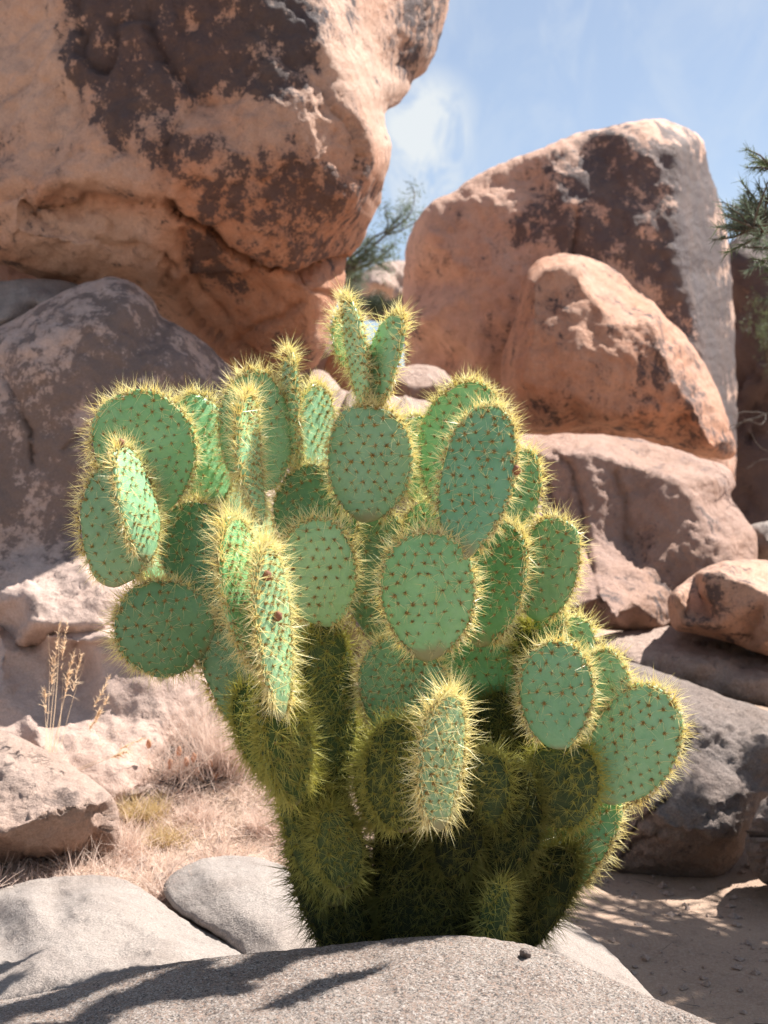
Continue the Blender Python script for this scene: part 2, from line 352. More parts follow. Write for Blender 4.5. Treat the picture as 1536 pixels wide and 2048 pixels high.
def boulder(label, outline, inner=(), mat='orange', step=8, thick=1.2, rnd=0.12, rndw=60, smooth=4, rough=0.03, scale=3.0,
            fine=0.008, jitter=2.5, varnish=(), rust=(), cracks=(), group=None, name='boulder', cat='boulder', base_v=0.0, base_r=0.3,
            chk=1, strata=None, dz=0.0, chip=1.0, graze=False):
    seed = (hash_label(label) % 997)*0.37
    outline = [(p[0], p[1], p[2]+dz) for p in outline]; inner = [(p[0], p[1], p[2]+dz) for p in inner]
    oc = chaikin(np.array(outline, float), chk)
    od = resample(oc, step)
    tang = np.roll(od[:, :2], -1, 0)-np.roll(od[:, :2], 1, 0); tang /= np.linalg.norm(tang, axis=1)[:, None]+1e-9
    nrm = np.stack([tang[:, 1], -tang[:, 0]], -1)
    j = fbm(np.stack([od[:, 0]/38+seed, od[:, 1]/38, 0*od[:, 0]+seed], -1), 4, 0.6)*jitter
    od[:, :2] += nrm*j[:, None]
    # interior points on a jittered hexagonal grid
    x0, y0 = od[:, 0].min(), od[:, 1].min(); x1, y1 = od[:, 0].max(), od[:, 1].max()
    gy = np.arange(y0, y1, step*.87); pts = []
    for r_, y in enumerate(gy):
        xs = np.arange(x0+(r_ % 2)*step*.5, x1, step); pts.append(np.stack([xs, 0*xs+y], -1))
    pts = np.vstack(pts); lr = np.random.default_rng(int(seed*10)+1)
    pts = pts+lr.uniform(-.18, .18, pts.shape)*step
    ok = inside_poly(pts[:, 0], pts[:, 1], od[:, :2]); pts = pts[ok]
    d0 = seg_dist(pts[:, 0], pts[:, 1], od[:, :2]); pts = pts[d0 > step*.55]
    nb = len(od)
    allp = np.vstack([od[:, :2], pts])
    res = delaunay_2d_cdt([Vector(p) for p in allp], [], [list(range(nb))], 1, 1e-4)
    V = np.array([tuple(v) for v in res[0]]); T = np.array([f for f in res[2] if len(f) == 3], int); orig = res[3]
    isb = np.array([any(k < nb for k in o) for o in orig])
    px, py = V[:, 0], V[:, 1]
    # piecewise-planar depth from the control vertices
    cp = np.array([tuple(p) for p in oc]+[tuple(p) for p in inner], float)
    cr = delaunay_2d_cdt([Vector(p[:2]) for p in cp], [], [], 0, 1e-4)
    cv = np.array([tuple(v) for v in cr[0]]); cz = np.array([cp[o[0], 2] for o in cr[3]])
    D = np.full(len(V), np.nan)
    for f in cr[2]:
        a, b, c = cv[f[0]], cv[f[1]], cv[f[2]]
        det = (b[1]-c[1])*(a[0]-c[0])+(c[0]-b[0])*(a[1]-c[1])
        if abs(det) < 1e-9: continue
        w1 = ((b[1]-c[1])*(px-c[0])+(c[0]-b[0])*(py-c[1]))/det; w2 = ((c[1]-a[1])*(px-c[0])+(a[0]-c[0])*(py-c[1]))/det; w3 = 1-w1-w2
        k = (w1 > -1e-6) & (w2 > -1e-6) & (w3 > -1e-6)
        D[k] = w1[k]*cz[f[0]]+w2[k]*cz[f[1]]+w3[k]*cz[f[2]]
    for k in np.where(np.isnan(D))[0]:
        D[k] = cp[np.argmin((cp[:, 0]-px[k])**2+(cp[:, 1]-py[k])**2), 2]
    e = np.vstack([T[:, [0, 1]], T[:, [1, 2]], T[:, [2, 0]]])
    cnt = np.bincount(e.ravel(), minlength=len(V)).astype(float)
    for _ in range(smooth):
        s = np.bincount(e[:, 0], D[e[:, 1]], len(V))+np.bincount(e[:, 1], D[e[:, 0]], len(V)); D = D*.4+.6*s/np.maximum(cnt, 1)
    de = seg_dist(px, py, od[:, :2]); de[isb] = 0
    q = np.clip(de/rndw, 0, 1); D = D+rnd*(1-np.sqrt(np.clip(1-(1-q)**2, 0, 1)))
    groove = np.zeros(len(V))
    for ck in cracks:
        pl, wd, dp = ck
        wob = fbm(np.stack([px/30, py/30, 0*px+seed], -1), 3)*wd*0.8
        dd = np.abs(seg_dist(px+wob, py-wob, pl, False)); groove = np.maximum(groove, dp*np.exp(-(dd/wd)**2))
    Df = D
    pos = P(px, py, Df)
    def normals(p):
        fn = np.cross(p[T[:, 1]]-p[T[:, 0]], p[T[:, 2]]-p[T[:, 0]]); vn = np.zeros_like(p)
        for k in range(3):
            for c in range(3): vn[:, c] += np.bincount(T[:, k], fn[:, c], len(p))
        vn /= np.linalg.norm(vn, axis=1)[:, None]+1e-12
        s = np.sign((vn*pos).sum(1)).mean()
        return vn*(-s if s != 0 else 1)
    vn = normals(pos)
    amp = np.clip(de/(step*2.5), 0, 1)
    if graze:
        vd = pos-np.array([0, 0, H]); vd /= np.linalg.norm(vd, axis=1)[:, None]; amp = amp*np.clip(np.abs((vn*vd).sum(1))*2.4-.25, .12, 1)
    nz_ = fbm(pos*scale+seed, 4, 0.55)*rough
    rd = -np.clip(fbm(pos*scale*0.8+seed+9, 3, 0.5, ridged=True)-0.55, 0, 2)*rough*0.8
    fn_ = fbm(pos*scale*7+seed, 4, 0.65)*fine
    if strata:
        sd, sa, sf = strata; sv = np.array(sd, float); sv /= np.linalg.norm(sv)
        ph = pos@sv*sf+fbm(pos*1.5+seed, 3)*1.2; fn_ = fn_+sa*fbm(np.stack([ph, ph*.13, 0*ph+seed], -1), 3, 0.6)
    wp = 0.22*np.stack([perlin(pos*scale*1.3+31), perlin(pos*scale*1.3+57), perlin(pos*scale*1.3+83)], -1)
    v1, e1 = facets(pos*scale*.42*np.array([1, 1, 1.25])+wp, seed); v2, e2 = facets(pos*scale*1.7+wp*2, seed+5)
    ch = chip*rough*(1.9*v1-0.55*np.exp(-(e1/.035)**2)+0.50*v2-0.16*np.exp(-(e2/.06)**2))
    pos = pos+vn*((nz_*.7+rd+fn_+ch)*amp)[:, None]
    if len(cracks): pos = pos+pos/np.linalg.norm(pos, axis=1)[:, None]*groove[:, None]
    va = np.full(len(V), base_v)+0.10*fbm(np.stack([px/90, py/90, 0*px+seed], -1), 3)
    for (pl, soft, st) in varnish:
        wx = fbm(np.stack([px/60, py/60, 0*px+seed+3], -1), 4, .6)*soft*.7; wy = fbm(np.stack([px/60, py/60, 0*px+seed+8], -1), 4, .6)*soft*.7
        va = va+st*poly_mask(px+wx, py+wy, pl, soft)
    ra = np.full(len(V), base_r)
    for (pl, soft, st) in rust: ra = ra+st*poly_mask(px, py, pl, soft)
    # the far side, sharing the rim
    bi = np.where(~isb)[0]; mp_ = np.arange(len(V)); mp_[bi] = len(V)+np.arange(len(bi))
    bd = D[bi]+thick*np.sqrt(np.clip(1-(1-np.clip(de[bi]/max(de.max()*.8, 1), 0, 1))**2, 0, 1))+0.02
    bp = P(px[bi], py[bi], bd); bp = bp+0.06*thick*fbm(bp*2+seed, 3)[:, None]*np.array([0, 1, 0])
    verts = np.vstack([pos, bp]); tb = mp_[T][:, ::-1]
    tf = T
    n0 = np.cross(pos[T[:, 1]]-pos[T[:, 0]], pos[T[:, 2]]-pos[T[:, 0]])
    if ((n0*pos[T[:, 0]]).sum(1) > 0).mean() > .5: tf, tb = T[:, ::-1], tb[:, ::-1]
    o = mesh_from(name, verts, np.vstack([tf, tb]), [M[mat]], attrs={'varnish': np.r_[va, va[bi]], 'rust': np.r_[ra, ra[bi]]})
    center_origin(o, [verts[:, 0].mean(), verts[:, 1].mean(), verts[:, 2].min()])
    return tag(o, label, cat, group)
def hash_label(s):
    h = 7
    for ch in s: h = (h*31+ord(ch)) % 100003
    return h

def with_d(pts, d): return [(p[0], p[1], p[2] if len(p) > 2 else d) for p in pts]

# -- big overhanging boulder, upper left
boulder('huge overhanging boulder with dark varnish patches, its right edge against the sky',
    [(-220, -260, 7.6), (300, -300, 7.6), (760, -260, 8.0), (925, -200, 8.4), (905, -60, 8.4), (898, 10, 8.4), (886, 62, 8.4), (866, 118, 8.3), (848, 150, 8.3),
     (824, 158, 8.2), (817, 184, 8.1), (798, 205, 8.0), (771, 224, 7.7), (770, 252, 7.5), (784, 284, 7.4), (784, 318, 7.3), (772, 352, 7.3), (765, 385, 7.3),
     (757, 415, 7.3), (738, 455, 7.3), (722, 490, 7.3), (702, 515, 7.3), (691, 522, 7.3), (690, 560, 7.3), (680, 600, 7.3), (664, 628, 7.2), (660, 655, 7.2),
     (655, 695, 7.2), (640, 722, 7.2), (615, 742, 7.2), (560, 770, 7.3), (480, 770, 7.5), (420, 745, 7.6), (370, 690, 7.6), (300, 610, 7.4), (200, 590, 7.3), (130, 570, 7.2), (60, 552, 7.1), (0, 528, 7.0), (-220, 470, 7.0)],
    [(100, -50, 6.75), (330, -60, 6.5), (520, -60, 6.5), (625, -20, 6.6), (650, 80, 6.58), (692, 150, 6.6), (716, 210, 6.6), (752, 285, 6.7), (757, 330, 6.75),
     (700, -10, 7.1), (740, 110, 7.2), (800, 60, 7.7), (770, 180, 7.35), (760, 230, 7.2),
     (150, 60, 6.62), (190, 240, 6.55), (270, 310, 6.50), (330, 380, 6.45), (30, 100, 6.85), (60, 330, 6.72), (45, 400, 6.66), (130, 362, 6.55), (225, 362, 6.5), (340, 402, 6.5),
     (60, 420, 6.85), (140, 415, 6.82), (220, 405, 6.78), (330, 425, 6.62), (360, 440, 6.55), (30, 470, 6.74), (180, 500, 6.75), (320, 560, 6.85), (250, 530, 6.85),
     (330, 290, 6.42), (450, 300, 6.38), (560, 320, 6.40), (650, 320, 6.45), (700, 400, 6.6), (640, 470, 6.68), (560, 500, 6.65), (450, 440, 6.50), (400, 200, 6.42), (520, 180, 6.42), (610, 210, 6.45),
     (600, 560, 6.85), (520, 520, 6.70), (420, 500, 6.7), (450, 560, 6.95), (550, 600, 6.95), (640, 580, 6.9), (620, 660, 7.0), (520, 690, 7.2), (420, 640, 7.2), (340, 560, 6.95)],
    'orange', graze=True, dz=-0.3, chip=.6, step=7.5, thick=2.6, rnd=0.16, rndw=50, smooth=5, rough=0.045, scale=2.2, fine=0.012, jitter=4, base_r=0.32, base_v=-0.05,
    varnish=[([(150, 60), (190, -80), (620, -80), (650, 60), (640, 120), (600, 190), (520, 190), (420, 180), (350, 230), (290, 230), (230, 290), (190, 240), (175, 180), (140, 140)], 34, 0.66),
             ([(190, 240), (300, 240), (380, 300), (430, 360), (330, 370), (260, 320)], 34, 0.36),
             ([(360, 380), (420, 310), (540, 310), (620, 330), (700, 350), (745, 360), (740, 440), (690, 500), (600, 540), (500, 500), (400, 450)], 50, 0.42),
             ([(360, 450), (420, 490), (500, 560), (500, 600), (440, 600), (390, 570), (370, 500)], 25, 0.40),
             ([(800, -20), (900, -60), (890, 60), (840, 170), (780, 160), (790, 60)], 30, 0.42), ([(660, -30), (720, -30), (760, 30), (720, 60)], 25, 0.35),
             ([(90, -20), (140, -20), (130, 50), (105, 40)], 25, 0.25)],
    rust=[([(350, 330), (760, 330), (740, 480), (660, 740), (480, 740), (350, 500)], 60, 0.65), ([(60, 360), (340, 390), (330, 420), (60, 420)], 20, 0.3), ([(-200, -200), (140, -100), (120, 200), (-200, 240)], 60, -0.5),
          ([(30, 420), (330, 430), (330, 560), (60, 540)], 30, -0.3)],
    cracks=[([(342, 405), (362, 438), (400, 466), (450, 500), (520, 530), (600, 566), (640, 535), (692, 518)], 5.5, 0.16),
            ([(360, 470), (372, 520), (395, 580), (440, 630), (470, 680)], 7, 0.05), ([(600, 566), (640, 585), (672, 600)], 5, 0.06),
            ([(50, 408), (90, 415), (160, 412), (170, 392), (230, 392), (335, 405)], 5, 0.07), ([(470, 690), (520, 650), (560, 640), (600, 610)], 6, 0.05)])

# -- rock added to plug the gap underneath and block light from behind
boulder('shadowed rock wedged in the dark gap under the overhanging boulder',
    with_d([(-220, 440), (200, 430), (560, 560), (650, 640), (700, 720), (690, 800), (600, 860), (300, 900), (-220, 900)], 8.6), [(200, 620, 8.2), (500, 720, 8.2)], 'purple', step=22, thick=1.0, rough=0.06)

# -- left mid boulder in shade, lit at its foot
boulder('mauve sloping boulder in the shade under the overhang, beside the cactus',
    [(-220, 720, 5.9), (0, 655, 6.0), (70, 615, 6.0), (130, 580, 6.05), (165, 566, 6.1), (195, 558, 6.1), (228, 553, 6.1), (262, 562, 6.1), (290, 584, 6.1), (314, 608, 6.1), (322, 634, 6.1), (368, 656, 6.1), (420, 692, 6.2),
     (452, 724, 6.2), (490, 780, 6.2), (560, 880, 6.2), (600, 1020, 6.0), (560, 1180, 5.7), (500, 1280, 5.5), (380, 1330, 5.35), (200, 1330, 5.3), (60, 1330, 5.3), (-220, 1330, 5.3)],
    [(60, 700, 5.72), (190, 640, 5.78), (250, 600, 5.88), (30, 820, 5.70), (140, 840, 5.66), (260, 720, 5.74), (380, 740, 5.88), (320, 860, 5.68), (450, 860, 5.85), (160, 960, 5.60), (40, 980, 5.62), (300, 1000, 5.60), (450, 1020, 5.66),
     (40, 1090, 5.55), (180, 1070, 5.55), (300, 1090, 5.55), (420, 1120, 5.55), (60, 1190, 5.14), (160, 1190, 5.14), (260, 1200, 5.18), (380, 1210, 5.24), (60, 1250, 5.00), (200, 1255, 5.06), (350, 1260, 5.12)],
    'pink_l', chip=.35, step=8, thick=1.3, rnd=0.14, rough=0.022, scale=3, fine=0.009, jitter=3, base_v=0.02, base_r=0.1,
    varnish=[([(-300, 500), (600, 500), (600, 1000), (420, 1060), (200, 1090), (0, 1130), (-300, 1150)], 60, 0.30),  # upper face: varnish plus the overhang's shade painted in, foot left pale
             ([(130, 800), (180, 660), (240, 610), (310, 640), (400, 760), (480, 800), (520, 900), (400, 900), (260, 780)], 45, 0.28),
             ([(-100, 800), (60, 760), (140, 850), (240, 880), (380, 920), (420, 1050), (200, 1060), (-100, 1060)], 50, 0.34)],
    cracks=[([(0, 730), (25, 790), (58, 860), (62, 930)], 4, 0.05), ([(130, 900), (180, 850), (230, 860)], 5, 0.03)])
boulder('flat pale rock lying behind the mauve boulder under the overhang',
    with_d([(-220, 575), (0, 563), (60, 556), (120, 560), (168, 572), (175, 600), (120, 660), (0, 740), (-220, 780)], 6.6), [(60, 590, 6.35), (0, 640, 6.2), (110, 610, 6.3)], 'pale', step=10, thick=0.8, rough=0.02, rnd=0.08, base_v=0.05,
    cracks=[([(40, 590), (90, 575), (150, 578)], 4, 0.04)])
# -- lit lower rock with ledge
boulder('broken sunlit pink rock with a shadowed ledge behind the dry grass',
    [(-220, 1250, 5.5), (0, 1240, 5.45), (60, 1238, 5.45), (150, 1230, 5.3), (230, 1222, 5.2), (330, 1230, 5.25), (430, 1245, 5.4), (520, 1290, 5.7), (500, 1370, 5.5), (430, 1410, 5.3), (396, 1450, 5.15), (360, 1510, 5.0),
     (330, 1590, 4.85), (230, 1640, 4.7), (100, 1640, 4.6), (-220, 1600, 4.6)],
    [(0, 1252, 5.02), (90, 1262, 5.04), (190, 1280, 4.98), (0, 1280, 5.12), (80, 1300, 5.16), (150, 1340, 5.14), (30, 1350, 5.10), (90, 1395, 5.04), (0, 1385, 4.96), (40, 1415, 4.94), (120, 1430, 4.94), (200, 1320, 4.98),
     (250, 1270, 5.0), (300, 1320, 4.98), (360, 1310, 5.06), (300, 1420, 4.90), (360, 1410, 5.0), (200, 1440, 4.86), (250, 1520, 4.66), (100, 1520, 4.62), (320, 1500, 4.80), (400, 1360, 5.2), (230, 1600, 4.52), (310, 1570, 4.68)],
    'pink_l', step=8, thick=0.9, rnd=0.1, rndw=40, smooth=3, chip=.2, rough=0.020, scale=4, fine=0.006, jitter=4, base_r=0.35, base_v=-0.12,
    varnish=[([(30, 1255), (90, 1255), (80, 1290), (40, 1280)], 12, 0.4), ([(280, 1400), (420, 1390), (340, 1490), (280, 1530), (220, 1500)], 30, 0.2)], cracks=[([(150, 1300), (210, 1290), (260, 1310), (330, 1290)], 8, 0.04), ([(200, 1240), (240, 1270), (250, 1300)], 6, 0.04)])
# -- left near boulder
boulder('wide tan boulder with stained top, undercut above the pale slab',
    [(-220, 1420, 4.5), (0, 1458, 4.5), (40, 1474, 4.5), (98, 1502, 4.45), (152, 1538, 4.4), (202, 1570, 4.3), (229, 1594, 4.2), (238, 1622, 4.15), (242, 1660, 4.15), (240, 1700, 4.2), (210, 1722, 4.2), (165, 1738, 4.25), (120, 1748, 4.25), (60, 1742, 4.3), (0, 1748, 4.35), (-220, 1770, 4.4)],
    [(-100, 1690, 3.72), (0, 1668, 3.75), (60, 1642, 3.78), (110, 1622, 3.82), (165, 1600, 3.88), (215, 1592, 4.0), (60, 1560, 4.0), (120, 1570, 4.05), (0, 1530, 4.08), (20, 1480, 4.35), (60, 1700, 3.88), (150, 1690, 3.95), (0, 1720, 3.95), (200, 1660, 4.0)],
    'pink', step=7, thick=0.9, rnd=0.07, rndw=30, smooth=3, rough=0.025, scale=5, fine=0.009, jitter=2.5, base_r=0.2, base_v=-0.1,
    varnish=[([(10, 1525), (60, 1530), (110, 1545), (160, 1580), (170, 1605), (120, 1600), (90, 1570), (40, 1548)], 16, 0.55), ([(60, 1580), (150, 1585), (160, 1600), (60, 1620)], 14, 0.25)], rust=[([(-100, 1680), (160, 1610), (240, 1600), (240, 1760), (-100, 1760)], 20, 0.45)])
boulder('small flat tan stone in the dry grass beyond the wide tan boulder',
    with_d([(212, 1572), (240, 1552), (300, 1548), (346, 1562), (356, 1592), (336, 1622), (260, 1618), (218, 1600)], 4.75), [(250, 1572, 4.62), (310, 1570, 4.62), (330, 1590, 4.5), (260, 1595, 4.5)], 'pink', step=6, thick=0.2, rnd=0.04, rndw=18, rough=0.015, scale=6, base_v=-.1, jitter=2)
# -- pale slabs behind the near rock
boulder('long pale granite slab in full sun behind the near speckled rock',
    [(-260, 1800, 3.9), (0, 1776, 3.85), (80, 1756, 3.8), (188, 1748, 3.8), (250, 1758, 3.78), (300, 1786, 3.72), (350, 1828, 3.6), (420, 1868, 3.45), (480, 1902, 3.3), (560, 1960, 3.1), (500, 2060, 2.75), (200, 2160, 2.6), (-260, 2160, 2.6)],
    [(60, 1800, 3.42), (190, 1790, 3.42), (260, 1830, 3.30), (120, 1870, 3.10), (330, 1880, 3.12), (60, 1940, 2.90), (240, 1950, 2.88), (400, 1930, 2.98)],
    'pale', step=7, thick=0.5, rnd=0.03, rndw=22, smooth=6, rough=0.024, scale=4, fine=0.008, jitter=2.2, base_v=-0.2)
boulder('rounded pale granite slab touching the left side of the cactus',
    [(332, 1796, 3.66), (325, 1775, 3.74), (345, 1746, 3.82), (392, 1720, 3.88), (450, 1710, 4.0), (512, 1712, 4.0), (565, 1730, 3.98), (660, 1790, 3.9), (760, 1850, 3.7), (760, 1960, 3.2), (600, 1980, 3.0), (500, 1940, 3.15), (468, 1896, 3.3), (400, 1850, 3.42), (352, 1822, 3.56)],
    [(420, 1750, 3.66), (520, 1760, 3.6), (600, 1800, 3.5), (480, 1820, 3.4), (560, 1880, 3.2), (660, 1880, 3.3), (400, 1790, 3.58)],
    'pale', step=7, thick=0.4, rnd=0.03, rndw=22, smooth=6, rough=0.024, scale=4, fine=0.008, jitter=2.2, base_v=-0.18, varnish=[([(320, 1760), (380, 1740), (420, 1790), (370, 1830)], 20, 0.3)])
boulder('low grey rounded rock half in shade at the right foot of the cactus',
    [(900, 1900, 3.3), (1000, 1835, 3.4), (1045, 1815, 3.45), (1085, 1822, 3.45), (1150, 1848, 3.4), (1215, 1895, 3.3), (1270, 1955, 3.15), (1320, 2010, 3.0), (1330, 2080, 2.85), (1150, 2120, 2.75), (950, 2000, 2.85)],
    [(1050, 1860, 3.2), (1120, 1890, 3.05), (1180, 1940, 2.95), (1100, 1960, 2.85), (1220, 2000, 2.85)],
    'pale', step=7, thick=0.4, rnd=0.05, rndw=25, smooth=6, rough=0.02, scale=4, fine=0.007, jitter=2, base_v=-0.15, base_r=0.6)
# -- near speckled rock
boulder('near speckled granite rock across the foot of the cactus',
    [(-320, 2030, 2.75), (0, 2000, 2.7), (100, 1984, 2.7), (190, 1962, 2.7), (250, 1944, 2.7), (330, 1928, 2.7), (430, 1914, 2.7), (500, 1906, 2.72), (560, 1901, 2.72), (620, 1896, 2.72), (700, 1886, 2.74), (800, 1876, 2.74), (880, 1870, 2.72), (960, 1873, 2.7),
     (1010, 1881, 2.7), (1080, 1895, 2.66), (1140, 1918, 2.62), (1200, 1948, 2.58), (1280, 1984, 2.5), (1350, 2014, 2.42), (1440, 2052, 2.34), (1520, 2095, 2.25), (1640, 2200, 2.1), (1700, 2500, 1.9), (600, 2700, 1.75), (-320, 2600, 1.8)],
    [(0, 2045, 2.5), (200, 2005, 2.54), (400, 1965, 2.56), (600, 1935, 2.58), (800, 1915, 2.6), (960, 1910, 2.58), (1100, 1940, 2.52), (1250, 2010, 2.42), (200, 2080, 2.34), (500, 2040, 2.34), (800, 2020, 2.34), (1100, 2040, 2.32), (400, 2200, 2.06), (900, 2200, 2.06), (1300, 2180, 2.14), (0, 2200, 2.1)],
    'granite', step=5, thick=0.5, rnd=0.03, rndw=20, smooth=8, rough=0.014, scale=5, fine=0.013, jitter=1.8, chip=.8)

# -- right big boulder
boulder('tall leaning boulder with dark varnished shoulder standing against the sky',
    [(806, 640, 9.8), (807, 540, 9.9), (813, 478, 10.0), (850, 413, 9.65), (905, 385, 9.65), (958, 346, 9.65), (1010, 324, 9.65), (1098, 290, 9.65), (1165, 261, 9.65), (1224, 253, 9.65), (1262, 243, 9.65), (1300, 236, 9.65), (1336, 240, 10.1), (1386, 262, 10.2),
     (1408, 288, 10.3), (1416, 330, 10.4), (1438, 390, 10.5), (1450, 440, 10.6), (1462, 530, 10.6), (1468, 620, 10.6), (1472, 720, 10.5), (1476, 860, 10.4), (1470, 990, 10.2), (1200, 1000, 9.5), (900, 900, 9.5), (812, 800, 9.7)],
    [(850, 480, 9.45), (840, 640, 9.3), (960, 400, 9.45), (960, 560, 9.2), (950, 720, 9.15), (1100, 330, 9.4), (1130, 440, 9.2), (1140, 560, 9.1), (1250, 275, 9.45), (1300, 300, 9.35), (1330, 262, 9.7), (1365, 290, 9.5), (1250, 400, 9.25), (1360, 400, 9.3), (1375, 500, 9.3),
     (1390, 620, 9.25), (1410, 760, 9.2), (1420, 900, 9.2), (1300, 460, 9.15), (1345, 480, 9.12), (1360, 540, 9.1), (1250, 600, 9.1), (1440, 900, 9.6)],
    'orange_l', graze=True, chip=.22, step=7.5, thick=2.2, rnd=0.12, rndw=25, smooth=4, rough=0.036, scale=2.2, fine=0.014, jitter=3.5, base_r=0.5, base_v=-0.04,
    varnish=[([(1330, 270), (1420, 300), (1470, 560), (1480, 900), (1400, 900), (1360, 600)], 35, 0.30), ([(1140, 300), (1220, 262), (1330, 262), (1410, 300), (1470, 620), (1480, 900), (1400, 900), (1330, 620), (1240, 540), (1150, 510), (1060, 470), (1090, 380), (1130, 340)], 45, 0.52),
             ([(1040, 430), (1130, 420), (1150, 520), (1060, 500)], 30, 0.15)],
    rust=[([(1200, 300), (1300, 290), (1310, 360), (1220, 380)], 30, 0.3), ([(1330, 262), (1500, 262), (1500, 900), (1420, 900)], 40, -0.5)],
    cracks=[([(1152, 420), (1148, 470), (1144, 510)], 3.5, 0.06), ([(1100, 330), (1060, 390), (1040, 430)], 4, 0.02)])
boulder('orange wedge boulder with a sunlit sloping top below the leaning boulder',
    [(1001, 735, 8.5), (1010, 690, 8.5), (1030, 640, 8.5), (1040, 600, 8.5), (1048, 552, 8.6), (1080, 515, 8.7), (1130, 505, 8.8), (1170, 512, 8.9), (1216, 530, 9.0), (1246, 549, 9.0), (1272, 576, 9.0), (1302, 596, 9.0), (1324, 628, 8.9), (1352, 652, 8.9), (1392, 696, 8.9),
     (1428, 760, 8.9), (1458, 840, 8.8), (1476, 902, 8.7), (1460, 924, 8.6), (1385, 908, 8.5), (1325, 884, 8.4), (1290, 872, 8.4), (1250, 864, 8.4), (1192, 852, 8.4), (1150, 856, 8.4), (1100, 868, 8.4), (1050, 862, 8.4), (1005, 820, 8.5)],
    [(1060, 560, 8.2), (1100, 535, 8.22), (1146, 524, 8.25), (1172, 572, 8.2), (1206, 616, 8.14), (1240, 642, 8.1), (1312, 636, 8.16), (1200, 545, 8.7), (1250, 590, 8.62), (1060, 660, 8.05), (1040, 760, 8.02), (1150, 680, 7.98), (1150, 790, 7.98), (1260, 720, 7.98), (1290, 830, 8.02), (1330, 700, 8.08),
     (1372, 800, 8.08), (1425, 890, 8.15), (1200, 835, 8.05), (1090, 830, 8.1), (1405, 780, 8.5)],
    'orange', step=7, thick=1.2, rnd=0.08, rndw=22, chip=.6, smooth=1, rough=0.025, scale=3, fine=0.01, jitter=3, base_r=0.8, base_v=0.02,
    varnish=[([(1280, 640), (1340, 650), (1460, 900), (1380, 880), (1300, 760)], 30, 0.25), ([(1060, 760), (1200, 700), (1300, 860), (1060, 860)], 40, 0.12)])
boulder('broad ribbed boulder half in shade right of the cactus',
    [(960, 860, 7.6), (1030, 872, 7.6), (1100, 868, 7.6), (1180, 866, 7.6), (1300, 880, 7.6), (1400, 916, 7.5), (1448, 928, 7.5), (1466, 952, 7.4), (1474, 972, 7.3), (1456, 990, 7.2), (1492, 1035, 7.1), (1512, 1066, 7.0), (1518, 1112, 6.9), (1500, 1180, 6.7), (1420, 1240, 6.5), (1335, 1262, 6.3), (1285, 1268, 6.3),
     (1225, 1260, 6.3), (1180, 1258, 6.3), (1120, 1240, 6.3), (1000, 1240, 6.4), (930, 1050, 6.8)],
    [(1080, 900, 7.05), (1180, 895, 6.98), (1250, 920, 7.0), (1290, 930, 7.0), (1360, 960, 6.86), (1420, 950, 7.05), (1070, 1000, 6.95), (1180, 1000, 6.88), (1250, 1020, 6.92), (1262, 1100, 6.82), (1300, 1040, 6.82), (1400, 1040, 6.76), (1440, 1090, 6.70), (1080, 1090, 6.88), (1180, 1090, 6.80), (1300, 1140, 6.66),
     (1110, 1170, 6.40), (1200, 1190, 6.14), (1270, 1200, 6.18), (1140, 1220, 6.1), (1350, 1180, 6.56), (1230, 1240, 5.94)],
    'purple', step=7, thick=1.2, rnd=0.14, rndw=45, chip=.4, smooth=3, rough=0.025, scale=3, fine=0.01, jitter=3, base_r=0.5, base_v=-0.06,
    varnish=[([(1180, 1110), (1250, 1130), (1240, 1240), (1180, 1200)], 20, 0.2), ([(1290, 890), (1420, 920), (1400, 960), (1260, 930)], 25, 0.2)],
    cracks=[([(1090, 890), (1140, 930), (1160, 1000), (1172, 1090), (1190, 1160), (1205, 1230)], 4.5, 0.06), ([(1060, 930), (1095, 960), (1108, 1020)], 4.5, 0.05), ([(1235, 945), (1252, 1010), (1256, 1080), (1278, 1140)], 5, 0.045), ([(1262, 1050), (1285, 1120), (1300, 1200)], 5, 0.03)])
boulder('small brown angular block with a sunlit top at the right edge',
    [(1336, 1222, 6.0), (1334, 1198, 6.0), (1346, 1180, 6.05), (1384, 1152, 6.2), (1408, 1134, 6.35), (1450, 1121, 6.45), (1486, 1118, 6.5), (1560, 1122, 6.5), (1680, 1160, 6.4), (1700, 1330, 5.8), (1600, 1330, 5.8), (1536, 1312, 5.8), (1480, 1292, 5.85), (1400, 1268, 5.9), (1344, 1262, 5.95)],
    [(1352, 1188, 5.72), (1398, 1144, 5.74), (1440, 1141, 5.7), (1490, 1160, 5.66), (1540, 1190, 5.62), (1600, 1220, 5.6), (1480, 1135, 6.1), (1370, 1245, 5.75), (1440, 1250, 5.68), (1530, 1290, 5.62)],
    'orange', step=7, thick=0.7, rnd=0.03, rndw=14, smooth=1, rough=0.02, scale=5, fine=0.008, jitter=2, base_r=0.5, base_v=0.10, rust=[([(1330, 1190), (1540, 1200), (1540, 1330), (1330, 1270)], 15, 0.2)])
boulder('flat tan slab under the angular block, shaded at its right end',
    [(1180, 1285, 6.2), (1200, 1272, 6.25), (1235, 1262, 6.3), (1290, 1260, 6.35), (1345, 1250, 6.4), (1420, 1255, 6.4), (1520, 1290, 6.3), (1680, 1330, 6.2), (1690, 1440, 5.6), (1536, 1416, 5.6), (1440, 1396, 5.65), (1380, 1376, 5.7), (1310, 1372, 5.75), (1250, 1345, 5.85), (1190, 1320, 6.0)],
    [(1230, 1290, 5.95), (1300, 1300, 5.85), (1380, 1310, 5.75), (1460, 1325, 5.68), (1540, 1350, 5.6), (1380, 1330, 5.66), (1280, 1330, 5.74), (1470, 1350, 5.6), (1300, 1275, 6.1)],
    'pink', step=7, thick=0.6, rnd=0.05, rndw=22, smooth=3, rough=0.02, scale=5, fine=0.008, jitter=2, base_r=0.4, base_v=-0.05)
